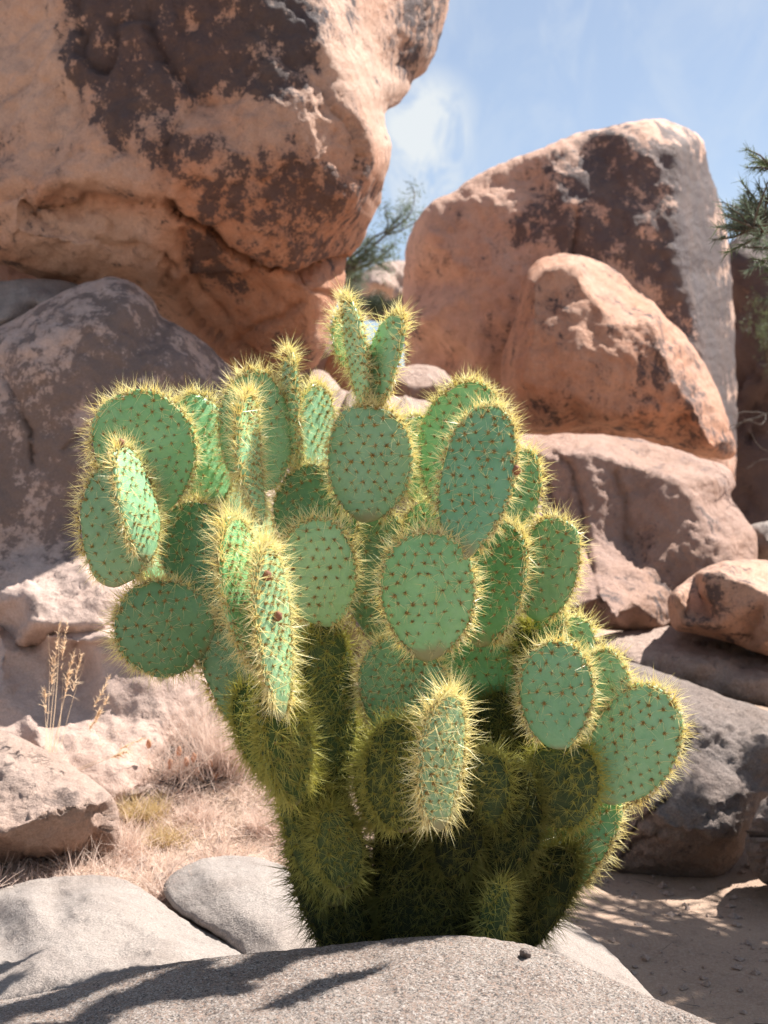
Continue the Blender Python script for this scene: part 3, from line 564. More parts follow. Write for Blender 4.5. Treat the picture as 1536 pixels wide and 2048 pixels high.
boulder('large grey boulder dappled with tree shade behind the rightmost pads',
    [(1100, 1400, 5.6), (1190, 1330, 5.5), (1245, 1320, 5.5), (1300, 1334, 5.48), (1380, 1364, 5.45), (1422, 1380, 5.42), (1452, 1394, 5.4), (1500, 1406, 5.4), (1536, 1424, 5.4), (1640, 1440, 5.6), (1660, 1540, 5.2), (1560, 1572, 5.1), (1528, 1612, 5.05), (1506, 1660, 5.0), (1490, 1700, 5.0), (1452, 1752, 5.0), (1436, 1770, 5.0),
     (1390, 1764, 5.0), (1300, 1770, 5.0), (1200, 1770, 5.1), (1080, 1760, 5.2), (1050, 1560, 5.3)],
    [(1250, 1345, 5.26), (1240, 1400, 5.06), (1330, 1375, 5.2), (1330, 1430, 5.0), (1410, 1405, 5.2), (1420, 1440, 5.06), (1480, 1440, 5.12), (1540, 1480, 5.05), (1400, 1500, 4.98), (1470, 1540, 4.95), (1300, 1500, 5.0), (1360, 1580, 4.8), (1440, 1600, 4.78), (1490, 1580, 4.85), (1300, 1620, 4.76), (1330, 1655, 4.74), (1420, 1670, 4.74), (1470, 1660, 4.82), (1280, 1660, 4.86), (1330, 1700, 4.86), (1420, 1720, 4.9), (1240, 1600, 4.98), (1180, 1600, 5.1), (1200, 1700, 4.95)],
    'grey', step=7, thick=0.9, rnd=0.08, rndw=30, smooth=4, chip=.5, rough=0.022, scale=4, fine=0.012, jitter=2.5, base_r=0.3, base_v=0.02, rust=[([(1230, 1660), (1490, 1690), (1450, 1780), (1200, 1780)], 20, 0.5)],
    cracks=[([(1225, 1712), (1262, 1670), (1292, 1632), (1330, 1600)], 4, 0.05), ([(1240, 1720), (1270, 1690), (1320, 1668)], 4, 0.04), ([(1285, 1640), (1320, 1664), (1400, 1685), (1470, 1690)], 6, 0.03), ([(1440, 1410), (1480, 1425), (1520, 1440)], 7, 0.03)])
boulder('rough dark rock cropped by the right edge of the photo near the ground',
    with_d([(1494, 1730), (1490, 1680), (1504, 1640), (1530, 1590), (1570, 1560), (1680, 1540), (1760, 1640), (1760, 1800), (1600, 1790), (1530, 1772)], 4.7), [(1540, 1650, 4.35), (1600, 1620, 4.3), (1560, 1730, 4.3), (1660, 1700, 4.3)], 'grey', step=7, thick=0.5, rough=0.05, scale=7, fine=0.03, jitter=4, rnd=0.06, base_v=0.1)
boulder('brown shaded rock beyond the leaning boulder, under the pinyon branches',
    with_d([(1440, 500), (1490, 462), (1560, 450), (1700, 470), (1800, 700), (1800, 1250), (1600, 1330), (1400, 1300), (1420, 1000)], 11.6), [(1520, 1150, 11.3), (1500, 560, 11.2), (1540, 720, 11.1), (1600, 700, 11.1), (1500, 880, 11.4)], 'purple', step=14, thick=1.2, rough=0.08, scale=2, base_v=0.85, base_r=0.6)  # coated dark all over: the crevice's deep shade is painted on
boulder('pale rock at the right edge beside the ribbed boulder',
    with_d([(1490, 1060), (1510, 1045), (1560, 1035), (1660, 1050), (1680, 1160), (1560, 1160), (1500, 1130)], 7.4), [(1540, 1080, 7.1), (1600, 1090, 7.0)], 'pale', step=9, thick=0.6, rough=0.03, base_v=-0.1)

# -- rocks seen through and behind the cactus
boulder('sunlit pink rock ledge right behind the upper cactus pads',
    [(540, 800, 7.2), (600, 752, 7.2), (636, 736, 7.2), (662, 752, 7.2), (690, 786, 7.1), (760, 790, 7.1), (840, 796, 7.1), (900, 826, 7.0), (1000, 860, 7.0), (1080, 900, 7.0), (1090, 1200, 6.4), (1000, 1360, 6.2), (560, 1360, 6.2), (500, 1100, 6.4)],
    [(640, 800, 6.6), (740, 830, 6.5), (850, 850, 6.5), (650, 1000, 6.3), (800, 1050, 6.2), (950, 1020, 6.3), (700, 1240, 6.0), (850, 1240, 6.0), (730, 1345, 5.95)],
    'pink', step=10, thick=0.9, rough=0.05, rnd=0.08, rndw=30, base_v=-0.05)
boulder('round greyish pink boulder between the ears of the cactus and the leaning boulder',
    with_d([(740, 790), (756, 756), (784, 736), (830, 728), (868, 732), (894, 746), (910, 772), (905, 830), (740, 840)], 8.0), [(800, 760, 7.62), (860, 765, 7.6), (820, 800, 7.55)], 'pink', step=7, thick=0.5, rough=0.02, rnd=0.08, base_v=0.05)
boulder('small orange boulder wedged at the foot of the overhanging boulder',
    with_d([(648, 752), (652, 715), (676, 684), (720, 676), (752, 700), (756, 760), (720, 800), (680, 790), (660, 775)], 7.6), [(690, 720, 7.3), (715, 740, 7.28)], 'orange', step=7, thick=0.4, rough=0.02, rnd=0.06, base_r=0.7)
for lab, pts, d in (('distant pale round boulder in the gap between the big boulders', [(726, 580), (722, 560), (738, 543), (764, 538), (788, 546), (796, 564), (800, 590), (740, 600)], 24),
                    ('distant orange ridge rock topping the gap between the big boulders', [(690, 600), (705, 560), (745, 530), (785, 519), (815, 522), (850, 540), (850, 640), (690, 640)], 28),
                    ('tiny white boulder low in the gap between the big boulders', [(784, 596), (786, 582), (798, 576), (812, 580), (816, 598), (800, 604)], 22)):
    boulder(lab, with_d(pts, d), [(np.mean([p[0] for p in pts]), np.mean([p[1] for p in pts]), d-0.8)], 'pink', step=4, thick=1.5, rnd=0.3, rndw=20, rough=0.08, scale=1, jitter=1.5, base_v=-0.1)
# pebble on the near rock
boulder('lone pebble lying on the near speckled rock',
    with_d([(1040, 1912), (1040, 1900), (1048, 1895), (1057, 1898), (1063, 1908), (1060, 1918), (1048, 1918)], 2.588), [(1051, 1905, 2.566)], 'grey', step=2, thick=0.016, rnd=0.008, rndw=7, rough=0.002, scale=60, fine=0.002, jitter=1.2, name='pebble', cat='pebble')

# ---------------------------------------------------------------- the cactus
def spikes(o, d, l, r):
    """N thin three-sided spines"""
    n = len(o); d = d/(np.linalg.norm(d, axis=1)[:, None]+1e-9)
    a = np.cross(d, rng.normal(size=(n, 3))); a /= np.linalg.norm(a, axis=1)[:, None]+1e-9; b = np.cross(d, a)
    v = np.empty((n, 4, 3))
    for k in range(3):
        t = 2*math.pi*k/3; v[:, k] = o+(a*math.cos(t)+b*math.sin(t))*r[:, None]
    v[:, 3] = o+d*l[:, None]
    i = np.arange(n)[:, None]*4
    f = np.stack([i+np.array([0, 1, 3]), i+np.array([1, 2, 3]), i+np.array([2, 0, 3])], 1).reshape(-1, 3)
    return v.reshape(-1, 3), f

BASE = P(830, 2010, 3.05)
cactus = empty('prickly_pear_cactus', tuple(BASE))
tag(cactus, 'large green prickly pear cactus covered in backlit yellow spines', 'cactus')
PADS = {}
def pad(base, tip, wpx, yaw=0.0, kind=0, thick=None, egg=0.07, bend=None, dens=1.0, slen=1.0, buds=(), twist=0.0, back=True):
    B = P(*base); T = P(*tip); ax = T-B; Lg = np.linalg.norm(ax); ax = ax/Lg; dm = (base[2]+tip[2])/2
    W = wpx/F*dm
    mid = (B+T)/2; cv = np.array([0, 0, H])-mid; cv /= np.linalg.norm(cv)
    n = cv-ax*(cv@ax); n /= np.linalg.norm(n); s = np.cross(ax, n)      # s points to the picture's right for an upright pad
    if s[0] < 0 and abs(ax[2]) > .3 and ax[2] < 0: pass
    y = R(yaw); n2 = n*math.cos(y)+s*math.sin(y); s2 = np.cross(ax, n2)
    Th = thick or (0.0125 if kind == 0 else 0.017 if kind == 1 else 0.03)
    bn = rng.uniform(-.05, .05) if bend is None else bend
    cx = rng.uniform(-.05, .05)
    def surf(a, b, side):
        rho = np.minimum(np.hypot(a, b), 1.0)
        th = Th*np.sqrt(np.clip(1-rho**3.0, 0, 1))
        wv = W/2*(1+egg*b-0.0*b)
        x = a*wv; yv = (b+1)/2*Lg
        off = bn*Lg*(b*b)+cx*W*(a*a)+0.05*Lg*twist*a*b
        p = B+yv[:, None]*ax+x[:, None]*s2+(side*th+off)[:, None]*n2
        rr = rho**5
        rad = (a/np.maximum(rho, 1e-6))[:, None]*s2+(b/np.maximum(rho, 1e-6))[:, None]*ax
        nn = (np.sqrt(np.clip(1-rr**2, 0, 1))*side)[:, None]*n2+rr[:, None]*rad
        return p, nn
    # pad body
    nr, ns = 12, 44
    rh = 1-(1-np.linspace(0, 1, nr+1)[1:])**1.9; th = np.linspace(0, 2*math.pi, ns, endpoint=False)
    vs_, fs = [], []
    wob = 1+0.030*np.sin(th*2+rng.uniform(0, 6))+0.030*np.sin(th*3+rng.uniform(0, 6))+0.018*np.sin(th*5+rng.uniform(0, 6))+0.008*np.sin(th*11+rng.uniform(0, 6))
    for side in (1, -1):
        rings = rh if side == 1 else rh[:-1]
        p0, _ = surf(np.zeros(1), np.zeros(1), side); vs_.append(p0)
        for r_ in rings:
            p, _ = surf(r_*np.cos(th)*1.0, r_*np.sin(th), side)
            c0 = B+ax*Lg/2; p = c0+(p-c0)*wob[:, None]; vs_.append(p)
    V = np.vstack(vs_); V = V+0.0016*perlin(V*38)[:, None]*n2+0.004*perlin(V*11)[:, None]*n2
    k0 = 0; A = np.arange(ns); A1 = (A+1) % ns
    for r_ in range(nr):
        b0 = 1+r_*ns
        if r_ == 0: fs.append(np.stack([0*A, b0+A, b0+A1], -1))
        else:
            c0 = b0-ns; fs.append(np.stack([c0+A, b0+A, b0+A1], -1)); fs.append(np.stack([c0+A, b0+A1, c0+A1], -1))
    o2 = 1+nr*ns
    def idx(r_): return (o2+1+r_*ns) if r_ < nr-1 else (1+(nr-1)*ns)
    for r_ in range(nr):
        b0 = idx(r_)
        if r_ == 0: fs.append(np.stack([0*A+o2, b0+A1, b0+A], -1))
        else:
            c0 = idx(r_-1); fs.append(np.stack([c0+A, b0+A1, b0+A], -1)); fs.append(np.stack([c0+A, c0+A1, b0+A1], -1))
    loc = np.asarray(B)
    off0 = loc-BASE
    age = np.exp(-np.clip((V-B)@ax/Lg, 0, 1)*6)*rng.uniform(.35, .8)
    po = mesh_from('pad', V-loc, np.vstack(fs), [M[('pad0', 'pad1', 'pad2', 'pad2', 'pad3')[kind]]], cactus, attrs={'age': age}); po.location = off0
    # areoles on both faces, a quincunx, plus a dense rim
    sp = (0.0252, 0.0238, 0.021, 0.019, 0.024)[kind]/math.sqrt(dens)
    aa, bb = [], []
    rows = np.arange(-Lg/2+sp*.4, Lg/2, sp*.80)
    for k, yv in enumerate(rows):
        xs = np.arange(-W*.62+(k % 2)*sp*.5, W*.62, sp); aa.append(xs); bb.append(0*xs+yv)
    aa = np.concatenate(aa); bb = np.concatenate(bb); aa += rng.normal(0, sp*.09, len(aa)); bb += rng.normal(0, sp*.09, len(bb)); kk = rng.uniform(0, 1, len(aa)) > .04; aa, bb = aa[kk], bb[kk]
    bb = bb/(Lg/2); aa = aa/(W/2*(1+egg*bb)); rho = np.hypot(aa, bb); k = rho < .93; aa, bb, rho = aa[k], bb[k], rho[k]
    O, Dn, Ln, Rd, G, GD, GL, CO, CN, CS = [], [], [], [], [], [], [], [], [], []
    droop = np.array([0, 0, -0.25 if kind < 2 else -0.55])
    for side in ((1, -1) if back else (1,)):
        p, nn = surf(aa, bb, side)
        ns_ = rng.integers(*((5, 9), (5, 10), (12, 20), (10, 16), (18, 28))[kind], len(p))
        ii = np.repeat(np.arange(len(p)), ns_); m = len(ii); asz = np.clip(rng.lognormal(0, .28, len(p)), .5, 1.7)*(.9+.25*bb)
        rd = rng.normal(size=(m, 3)); rd -= nn[ii]*(rd*nn[ii]).sum(1)[:, None]; rd /= np.linalg.norm(rd, axis=1)[:, None]
        el = rng.uniform(.3, 1.4, m) if kind < 2 else rng.uniform(.3, 1.9, m)
        d = nn[ii]*el[:, None]+rd*1.0+droop
        O.append(p[ii]); Dn.append(d); Ln.append(asz[ii]*(.010+.027*rng.uniform(0, 1, m)**1.6)*slen*(1, 1, 1.5, .9, 1.7)[kind]); Rd.append(rng.uniform(.00044, .00064, m)*(1 if kind < 2 else 1.2))
        g = 16; ii = np.repeat(np.arange(len(p)), g); m = len(ii)
        G.append(p[ii]+rng.normal(0, .0011, (m, 3))-nn[ii]*.001); GD.append(nn[ii]*.8+rng.normal(size=(m, 3))*.6); GL.append(rng.uniform(.005, .0115, m)*np.clip(asz[ii], .7, 1.4))
        CO.append(p-nn*.0012); CN.append(nn); CS.append(np.clip(asz, .7, 1.35)*.0034)
    per = math.pi*(W+Lg)/2*1.05; rs = (0.0150 if kind < 2 else 0.011)/math.sqrt(dens); nrim = int(per/rs)
    for row, ro in ((0, .995), (1, .955), (-1, .955)):
        t = np.linspace(0, 2*math.pi, nrim, endpoint=False)+rng.uniform(0, .1)+rng.normal(0, .02, nrim)
        keep = np.sin(t) > -.93; t = t[keep]
        p, nn = surf(ro*np.cos(t), ro*np.sin(t), 1 if row >= 0 else -1)
        if row == 0: _, nn = surf(np.cos(t), np.sin(t), 1)
        cnt_ = 15 if row == 0 else 10
        ii = np.repeat(np.arange(len(p)), cnt_); m = len(ii)
        d = nn[ii]*1.0+rng.normal(size=(m, 3))*.62+droop*.5
        upw = np.clip((bb_ := np.sin(t))[ii], -.4, 1)
        O.append(p[ii]); Dn.append(d); Ln.append((.007+.047*rng.uniform(0, 1, m)**1.9)*slen*(.92+.16*upw)*(1, 1, 1.2, .9, 1.3)[kind]); Rd.append(rng.uniform(.00060, .00098, m))
        g = 8; ii = np.repeat(np.arange(len(p)), g); m = len(ii)
        G.append(p[ii]+rng.normal(0, .0012, (m, 3))); GD.append(nn[ii]*.9+rng.normal(size=(m, 3))*.6); GL.append(rng.uniform(.004, .011, m))
    O, Dn, Ln, Rd = np.vstack(O), np.vstack(Dn), np.concatenate(Ln), np.concatenate(Rd)
    G, GD, GL = np.vstack(G), np.vstack(GD), np.concatenate(GL)
    v1, f1 = spikes(O, Dn, Ln, Rd); v2, f2 = spikes(G, GD, GL, np.full(len(G), .00095))
    # felted core of every areole: a low six-sided cushion
    co_, cn_, cs_ = np.vstack(CO), np.vstack(CN), np.concatenate(CS)
    ca = np.cross(cn_, rng.normal(size=cn_.shape)); ca /= np.linalg.norm(ca, axis=1)[:, None]+1e-9; cb = np.cross(cn_, ca)
    v3 = np.empty((len(co_), 7, 3))
    for k in range(6): v3[:, k] = co_+(ca*math.cos(k*math.pi/3)+cb*math.sin(k*math.pi/3))*cs_[:, None]
    v3[:, 6] = co_+cn_*cs_[:, None]*1.3
    f3 = ((np.arange(len(co_))*7)[:, None, None]+np.array([[k, (k+1) % 6, 6] for k in range(6)])[None]).reshape(-1, 3); v3 = v3.reshape(-1, 3)
    mi = np.r_[np.zeros(len(f1)), np.ones(len(f2)), np.full(len(f3), 2)]
    sm = M[('spine0', 'spine0', 'spine2', 'spine3', 'spine4')[kind]]
    so = mesh_from('spines', np.vstack([v1, v2, v3])-loc, np.vstack([f1, f2+len(v1), f3+len(v1)+len(v2)]), [sm, M['areole'] if kind < 2 else sm, M['felt']], po, mi, smooth=False)
    so['kind'] = 'stuff'
    for (a, b) in buds:
        p, nn = surf(np.array([a]), np.array([b]), 1)
        c = p[0]+nn[0]*.006
        u = np.linspace(0, math.pi, 7); w = np.linspace(0, 2*math.pi, 9)[:-1]; vv = []
        for q in u:
            for r_ in w: vv.append((.0085*math.sin(q)*math.cos(r_), .0085*math.sin(q)*math.sin(r_), .011*math.cos(q)))
        vv = np.array(vv); vv *= (1+.25*perlin(vv*160+3))[:, None]; ff = []
        for q in range(6):
            for r_ in range(8): ff.append((q*8+r_, q*8+(r_+1) % 8, q*8+8+(r_+1) % 8, q*8+8+r_))
        mesh_from('dried_bud', vv+c-loc, ff, [M['bud']], po)
    return po

# (base px, tip px, width px, yaw, kind)
PADLIST = [
    # upper left group
    dict(base=(322, 1020, 3.12), tip=(258, 784, 3.10), wpx=206, yaw=-6, kind=0),
    dict(base=(292, 1122, 2.93), tip=(256, 888, 2.99), wpx=180, yaw=66, kind=0, buds=[(-.35, .9)]),
    dict(base=(238, 1172, 3.04), tip=(236, 920, 3.10), wpx=158, yaw=-12, kind=0, egg=.05),
    dict(base=(428, 1296, 3.10), tip=(236, 1218, 3.02), wpx=190, yaw=0, kind=1),
    dict(base=(440, 1248, 3.14), tip=(366, 1000, 3.20), wpx=150, yaw=-8, kind=1),
    dict(base=(424, 1012, 3.26), tip=(386, 788, 3.34), wpx=140, yaw=20, kind=0),
    dict(base=(518, 990, 3.22), tip=(505, 740, 3.24), wpx=146, yaw=-4, kind=0),
    dict(base=(506, 1046, 3.00), tip=(487, 786, 3.05), wpx=140, yaw=72, kind=0, dens=1.5, slen=1.3),
    dict(base=(590, 940, 3.26), tip=(573, 700, 3.28), wpx=140, yaw=-80, kind=0, buds=[(.2, .85)]),
    dict(base=(626, 950, 3.36), tip=(638, 772, 3.43), wpx=130, yaw=55, kind=0),
    # centre
    dict(base=(735, 1046, 3.12), tip=(741, 806, 3.12), wpx=168, yaw=-3, kind=0),
    dict(base=(738, 818, 3.16), tip=(698, 590, 3.20), wpx=115, yaw=-74, kind=0),
    dict(base=(748, 815, 3.14), tip=(792, 622, 3.14), wpx=115, yaw=-60, kind=0),
    dict(base=(722, 760, 3.30), tip=(680, 625, 3.32), wpx=80, yaw=45, kind=0),
    dict(base=(640, 1140, 3.22), tip=(624, 930, 3.24), wpx=172, yaw=-5, kind=1),
    dict(base=(640, 1256, 3.04), tip=(634, 1036, 3.02), wpx=152, yaw=-5, kind=0),
    dict(base=(516, 1350, 2.72), tip=(464, 1036, 2.80), wpx=150, yaw=54, kind=0, dens=1.5, slen=1.3),
    dict(base=(564, 1430, 2.66), tip=(537, 1086, 2.74), wpx=150, yaw=64, kind=0, dens=1.5, slen=1.3, buds=[(-.55, .55), (-.3, .1)]),
    dict(base=(592, 1600, 2.82), tip=(545, 1370, 2.74), wpx=130, yaw=45, kind=2, slen=1.15),
    dict(base=(500, 1460, 3.08), tip=(420, 1226, 3.12), wpx=110, yaw=-10, kind=1),
    dict(base=(760, 1290, 3.26), tip=(742, 1000, 3.28), wpx=140, yaw=0, kind=1),
    dict(base=(845, 1010, 3.36), tip=(825, 830, 3.38), wpx=110, yaw=20, kind=0),
    dict(base=(850, 1100, 3.22), tip=(872, 1000, 3.30), wpx=120, yaw=-25, kind=1),
    # right upper
    dict(base=(900, 1030, 3.22), tip=(946, 762, 3.26), wpx=166, yaw=-8, kind=0),
    dict(base=(922, 1110, 2.92), tip=(982, 806, 3.04), wpx=158, yaw=-22, kind=0, egg=.06, buds=[(.98, .1)]),
    dict(base=(1005, 1110, 3.18), tip=(1052, 900, 3.22), wpx=110, yaw=-35, kind=0),
    dict(base=(958, 1292, 3.06), tip=(1010, 1040, 3.10), wpx=150, yaw=-32, kind=1),
    dict(base=(1074, 1242, 3.12), tip=(1112, 1034, 3.12), wpx=128, yaw=-6, kind=1),
    dict(base=(862, 1314, 2.92), tip=(850, 1062, 2.92), wpx=192, yaw=4, kind=0),
    dict(base=(800, 1490, 3.06), tip=(806, 1268, 3.04), wpx=172, yaw=-4, kind=1, dens=1.5, slen=1.15),
    dict(base=(955, 1490, 3.22), tip=(955, 1262, 3.2), wpx=176, yaw=0, kind=1),
    dict(base=(1030, 1420, 3.24), tip=(1040, 1240, 3.2), wpx=110, yaw=-30, kind=2),
    dict(base=(872, 1660, 2.66), tip=(900, 1384, 2.68), wpx=150, yaw=56, kind=0, dens=1.6, slen=1.3),
    dict(base=(812, 1670, 2.86), tip=(795, 1440, 2.86), wpx=150, yaw=10, kind=2),
    # right lower
    dict(base=(1108, 1494, 2.96), tip=(1116, 1282, 2.98), wpx=150, yaw=-6, kind=0),
    dict(base=(1196, 1500, 3.06), tip=(1214, 1298, 3.08), wpx=110, yaw=-25, kind=0),
    dict(base=(1216, 1610, 3.04), tip=(1316, 1374, 3.02), wpx=172, yaw=-4, kind=0),
    dict(base=(1140, 1345, 3.2), tip=(1156, 1234, 3.22), wpx=82, yaw=-10, kind=0),
    dict(base=(1060, 1340, 3.18), tip=(1110, 1200, 3.2), wpx=95, yaw=-45, kind=1),
    dict(base=(1110, 1660, 3.0), tip=(1136, 1476, 3.02), wpx=150, yaw=-4, kind=2, dens=.8),
    dict(base=(1050, 1545, 3.16), tip=(1048, 1408, 3.16), wpx=95, yaw=0, kind=0),
    dict(base=(1040, 1830, 3.06), tip=(1222, 1588, 3.08), wpx=130, yaw=-6, kind=1, dens=1.6),
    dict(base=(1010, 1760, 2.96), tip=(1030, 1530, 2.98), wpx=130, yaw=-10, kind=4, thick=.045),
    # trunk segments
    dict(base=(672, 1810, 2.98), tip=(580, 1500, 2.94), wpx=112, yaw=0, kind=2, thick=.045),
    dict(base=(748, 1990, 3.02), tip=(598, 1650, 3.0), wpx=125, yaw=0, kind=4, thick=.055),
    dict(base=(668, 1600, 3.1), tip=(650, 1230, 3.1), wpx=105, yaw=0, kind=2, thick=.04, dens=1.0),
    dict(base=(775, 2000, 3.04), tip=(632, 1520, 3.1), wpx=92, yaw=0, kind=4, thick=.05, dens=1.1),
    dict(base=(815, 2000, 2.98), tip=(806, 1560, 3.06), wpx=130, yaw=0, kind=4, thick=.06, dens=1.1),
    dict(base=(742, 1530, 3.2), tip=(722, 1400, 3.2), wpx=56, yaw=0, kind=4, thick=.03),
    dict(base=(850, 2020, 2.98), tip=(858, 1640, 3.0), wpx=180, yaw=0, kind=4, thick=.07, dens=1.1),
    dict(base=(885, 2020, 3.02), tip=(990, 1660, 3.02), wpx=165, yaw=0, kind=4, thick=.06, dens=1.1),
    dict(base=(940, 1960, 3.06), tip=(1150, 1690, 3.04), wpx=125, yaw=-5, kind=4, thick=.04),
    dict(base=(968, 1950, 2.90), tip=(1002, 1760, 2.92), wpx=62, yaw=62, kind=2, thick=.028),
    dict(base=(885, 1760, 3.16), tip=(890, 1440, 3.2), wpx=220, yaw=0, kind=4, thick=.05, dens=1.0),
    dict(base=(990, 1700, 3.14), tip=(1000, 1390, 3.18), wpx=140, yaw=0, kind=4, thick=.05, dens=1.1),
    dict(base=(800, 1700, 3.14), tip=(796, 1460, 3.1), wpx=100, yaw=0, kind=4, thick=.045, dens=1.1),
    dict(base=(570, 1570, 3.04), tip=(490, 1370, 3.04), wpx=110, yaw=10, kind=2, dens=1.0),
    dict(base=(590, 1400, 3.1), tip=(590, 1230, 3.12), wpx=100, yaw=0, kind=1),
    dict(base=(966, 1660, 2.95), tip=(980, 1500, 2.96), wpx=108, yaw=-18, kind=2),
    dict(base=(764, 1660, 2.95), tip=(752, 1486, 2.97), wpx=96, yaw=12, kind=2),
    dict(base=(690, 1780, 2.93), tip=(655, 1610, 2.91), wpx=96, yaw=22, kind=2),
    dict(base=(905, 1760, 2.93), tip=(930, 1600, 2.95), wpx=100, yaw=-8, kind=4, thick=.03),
    dict(base=(530, 1130, 3.40), tip=(470, 950, 3.44), wpx=120, yaw=45, kind=0),
    dict(base=(330, 1180, 3.26), tip=(282, 1060, 3.3), wpx=110, yaw=45, kind=0),
]
for kw in PADLIST: pad(**kw)

# ---------------------------------------------------------------- dry grass and plants
def blades(o, d, l, w, curl, seg=3):
    """N curved tapering blades"""
    n = len(o); d = d/np.linalg.norm(d, axis=1)[:, None]; s = np.cross(d, rng.normal(size=(n, 3))); s /= np.linalg.norm(s, axis=1)[:, None]+1e-9
    b = np.cross(s, d); vs_ = []
    for k in range(seg+1):
        t = k/seg; c = o+d*(l*t)[:, None]+b*(curl*l*t*t)[:, None]-np.array([0, 0, 1])*(np.abs(curl)*l*t*t*.6)[:, None]
        ww = (w*(1-t*.85))[:, None]*s; vs_ += [c-ww, c+ww]
    v = np.stack(vs_, 1); m = 2*(seg+1); i = (np.arange(n)*m)[:, None]
    f = np.concatenate([i+np.array([[2*k, 2*k+1, 2*k+3, 2*k+2]]) for k in range(seg)], 0)
    return v.reshape(-1, 3), f
def join(parts):
    vs_, fs, off = [], [], 0
    for v, f in parts: vs_.append(v); fs.append(f+off); off += len(v)
    return np.vstack(vs_), np.vstack(fs)
def ray_ground(px, py):
    z = 0.26 if px < 700 else 0.0
    for _ in range(24):
        d = (H-z)*F/(py-1024); p = P(px, py, d); z = .65*z+.35*float(ground_z(np.array([p[0]]), np.array([p[1]]))[0])
    return P(px, py, d)

def ground_cover():
    n = 22000; x = rng.uniform(-1.05, -.2, n*2); y = rng.uniform(3.75, 5.9, n*2)
    k = perlin(np.stack([x*5, y*5, 0*x], -1))+rng.uniform(-.5, .9, n*2) > 0
    x, y = x[k], y[k]; m = len(x); o = np.stack([x, y, ground_z(x, y)-.005], -1)
    d = rng.normal(size=(m, 3))*.75; d[:, 2] = np.abs(d[:, 2])+.25
    v, f = blades(o, d, rng.uniform(.02, .11, m)*(.6+.8*(perlin(np.stack([x*9, y*9, 0*x+5], -1)) > .1)), rng.uniform(.0006, .0019, m), rng.normal(0, .6, m))
    o_ = mesh_from('dry_grass', v, f, [M['straw']], smooth=False)
    tag(o_, 'fine bleached dry grass litter between the rocks left of the cactus', 'grass', kind='stuff')
ground_cover()
def gravel():
    n = 2600; x = rng.uniform(-1.3, 2.3, n); y = rng.uniform(3.3, 6.2, n); sz = .004+.016*rng.uniform(0, 1, n)**4
    t = np.array([[0, 0, 1], [1, 0, .1], [.2, 1, -.1], [-1, .2, .1], [-.1, -1, 0], [0, 0, -1]], float); fa = np.array([[0, 1, 2], [0, 2, 3], [0, 3, 4], [0, 4, 1], [5, 2, 1], [5, 3, 2], [5, 4, 3], [5, 1, 4]])
    v = (t[None]+rng.normal(0, .22, (n, 6, 3)))*sz[:, None, None]*np.array([1, 1, .7])+np.stack([x, y, ground_z(x, y)+sz*.2], -1)[:, None]
    f = (fa[None]+(np.arange(n)*6)[:, None, None]).reshape(-1, 3)
    tag(mesh_from('gravel', v.reshape(-1, 3), f, [M['pink']], smooth=False), 'loose grit and small stones scattered over the sand', 'gravel', kind='stuff')
gravel()
def twigs():
    n = 420; x = rng.uniform(-1.1, 1.9, n); y = rng.uniform(3.4, 5.8, n); o = np.stack([x, y, ground_z(x, y)+.003], -1); d = rng.normal(size=(n, 3)); d[:, 2] = np.abs(d[:, 2])*.12
    v, f = blades(o, d, rng.uniform(.02, .10, n), rng.uniform(.0008, .002, n), rng.normal(0, .3, n)); tag(mesh_from('twig_litter', v, f, [M['twig']], smooth=False), 'small dead twigs and fallen needles strewn over the sand', 'litter', kind='stuff')
twigs()
def tuft(px, py, h, spread, n, mat, label, lean=(0, 0)):
    g = ray_ground(px, py); m = n
    o = g+np.stack([rng.normal(0, spread*.25, m), rng.normal(0, spread*.25, m), np.zeros(m)], -1)
    a = rng.uniform(0, 2*math.pi, m); r = rng.uniform(0, 1, m)**.7*spread/h
    d = np.stack([np.cos(a)*r+lean[0], np.sin(a)*r+lean[1], np.ones(m)], -1)
    v, f = blades(o, d, h*rng.uniform(.5, 1.1, m), rng.uniform(.0008, .0016, m), rng.normal(0, .35, m), 4)
    t = mesh_from('grass_tuft', v-g, f, [mat], smooth=False); t.location = tuple(g)
    return tag(t, label, 'grass tuft', 'dry grass tufts between the rocks')
tuft(290, 1635, .10, .13, 420, M['straw_y'], 'low yellow dome of dry grass beside the wide tan boulder')
tuft(450, 1545, .22, .17, 900, M['straw'], 'spiky dry tuft with radiating blades next to the cactus')
tuft(350, 1560, .15, .13, 350, M['straw'], 'loose bleached tuft over the charred patch')
tuft(220, 1530, .14, .12, 300, M['straw_y'], 'dry tuft at the foot of the tall grass stalks')
tuft(250, 1710, .12, .10, 300, M['straw'], 'small straw tuft at the right end of the wide tan boulder')
tuft(420, 1500, .24, .2, 500, M['straw'], 'tall spiky dry tuft in front of the broken pink rock')
tuft(400, 1640, .09, .13, 240, M['straw'], 'flattened straw tuft in the middle of the dry grass')
tuft(330, 1690, .1, .12, 240, M['straw_y'], 'yellowish straw tuft above the gap between the pale slabs')
tuft(520, 1660, .1, .10, 260, M['straw'], 'short straw tuft touching the trunk of the cactus')

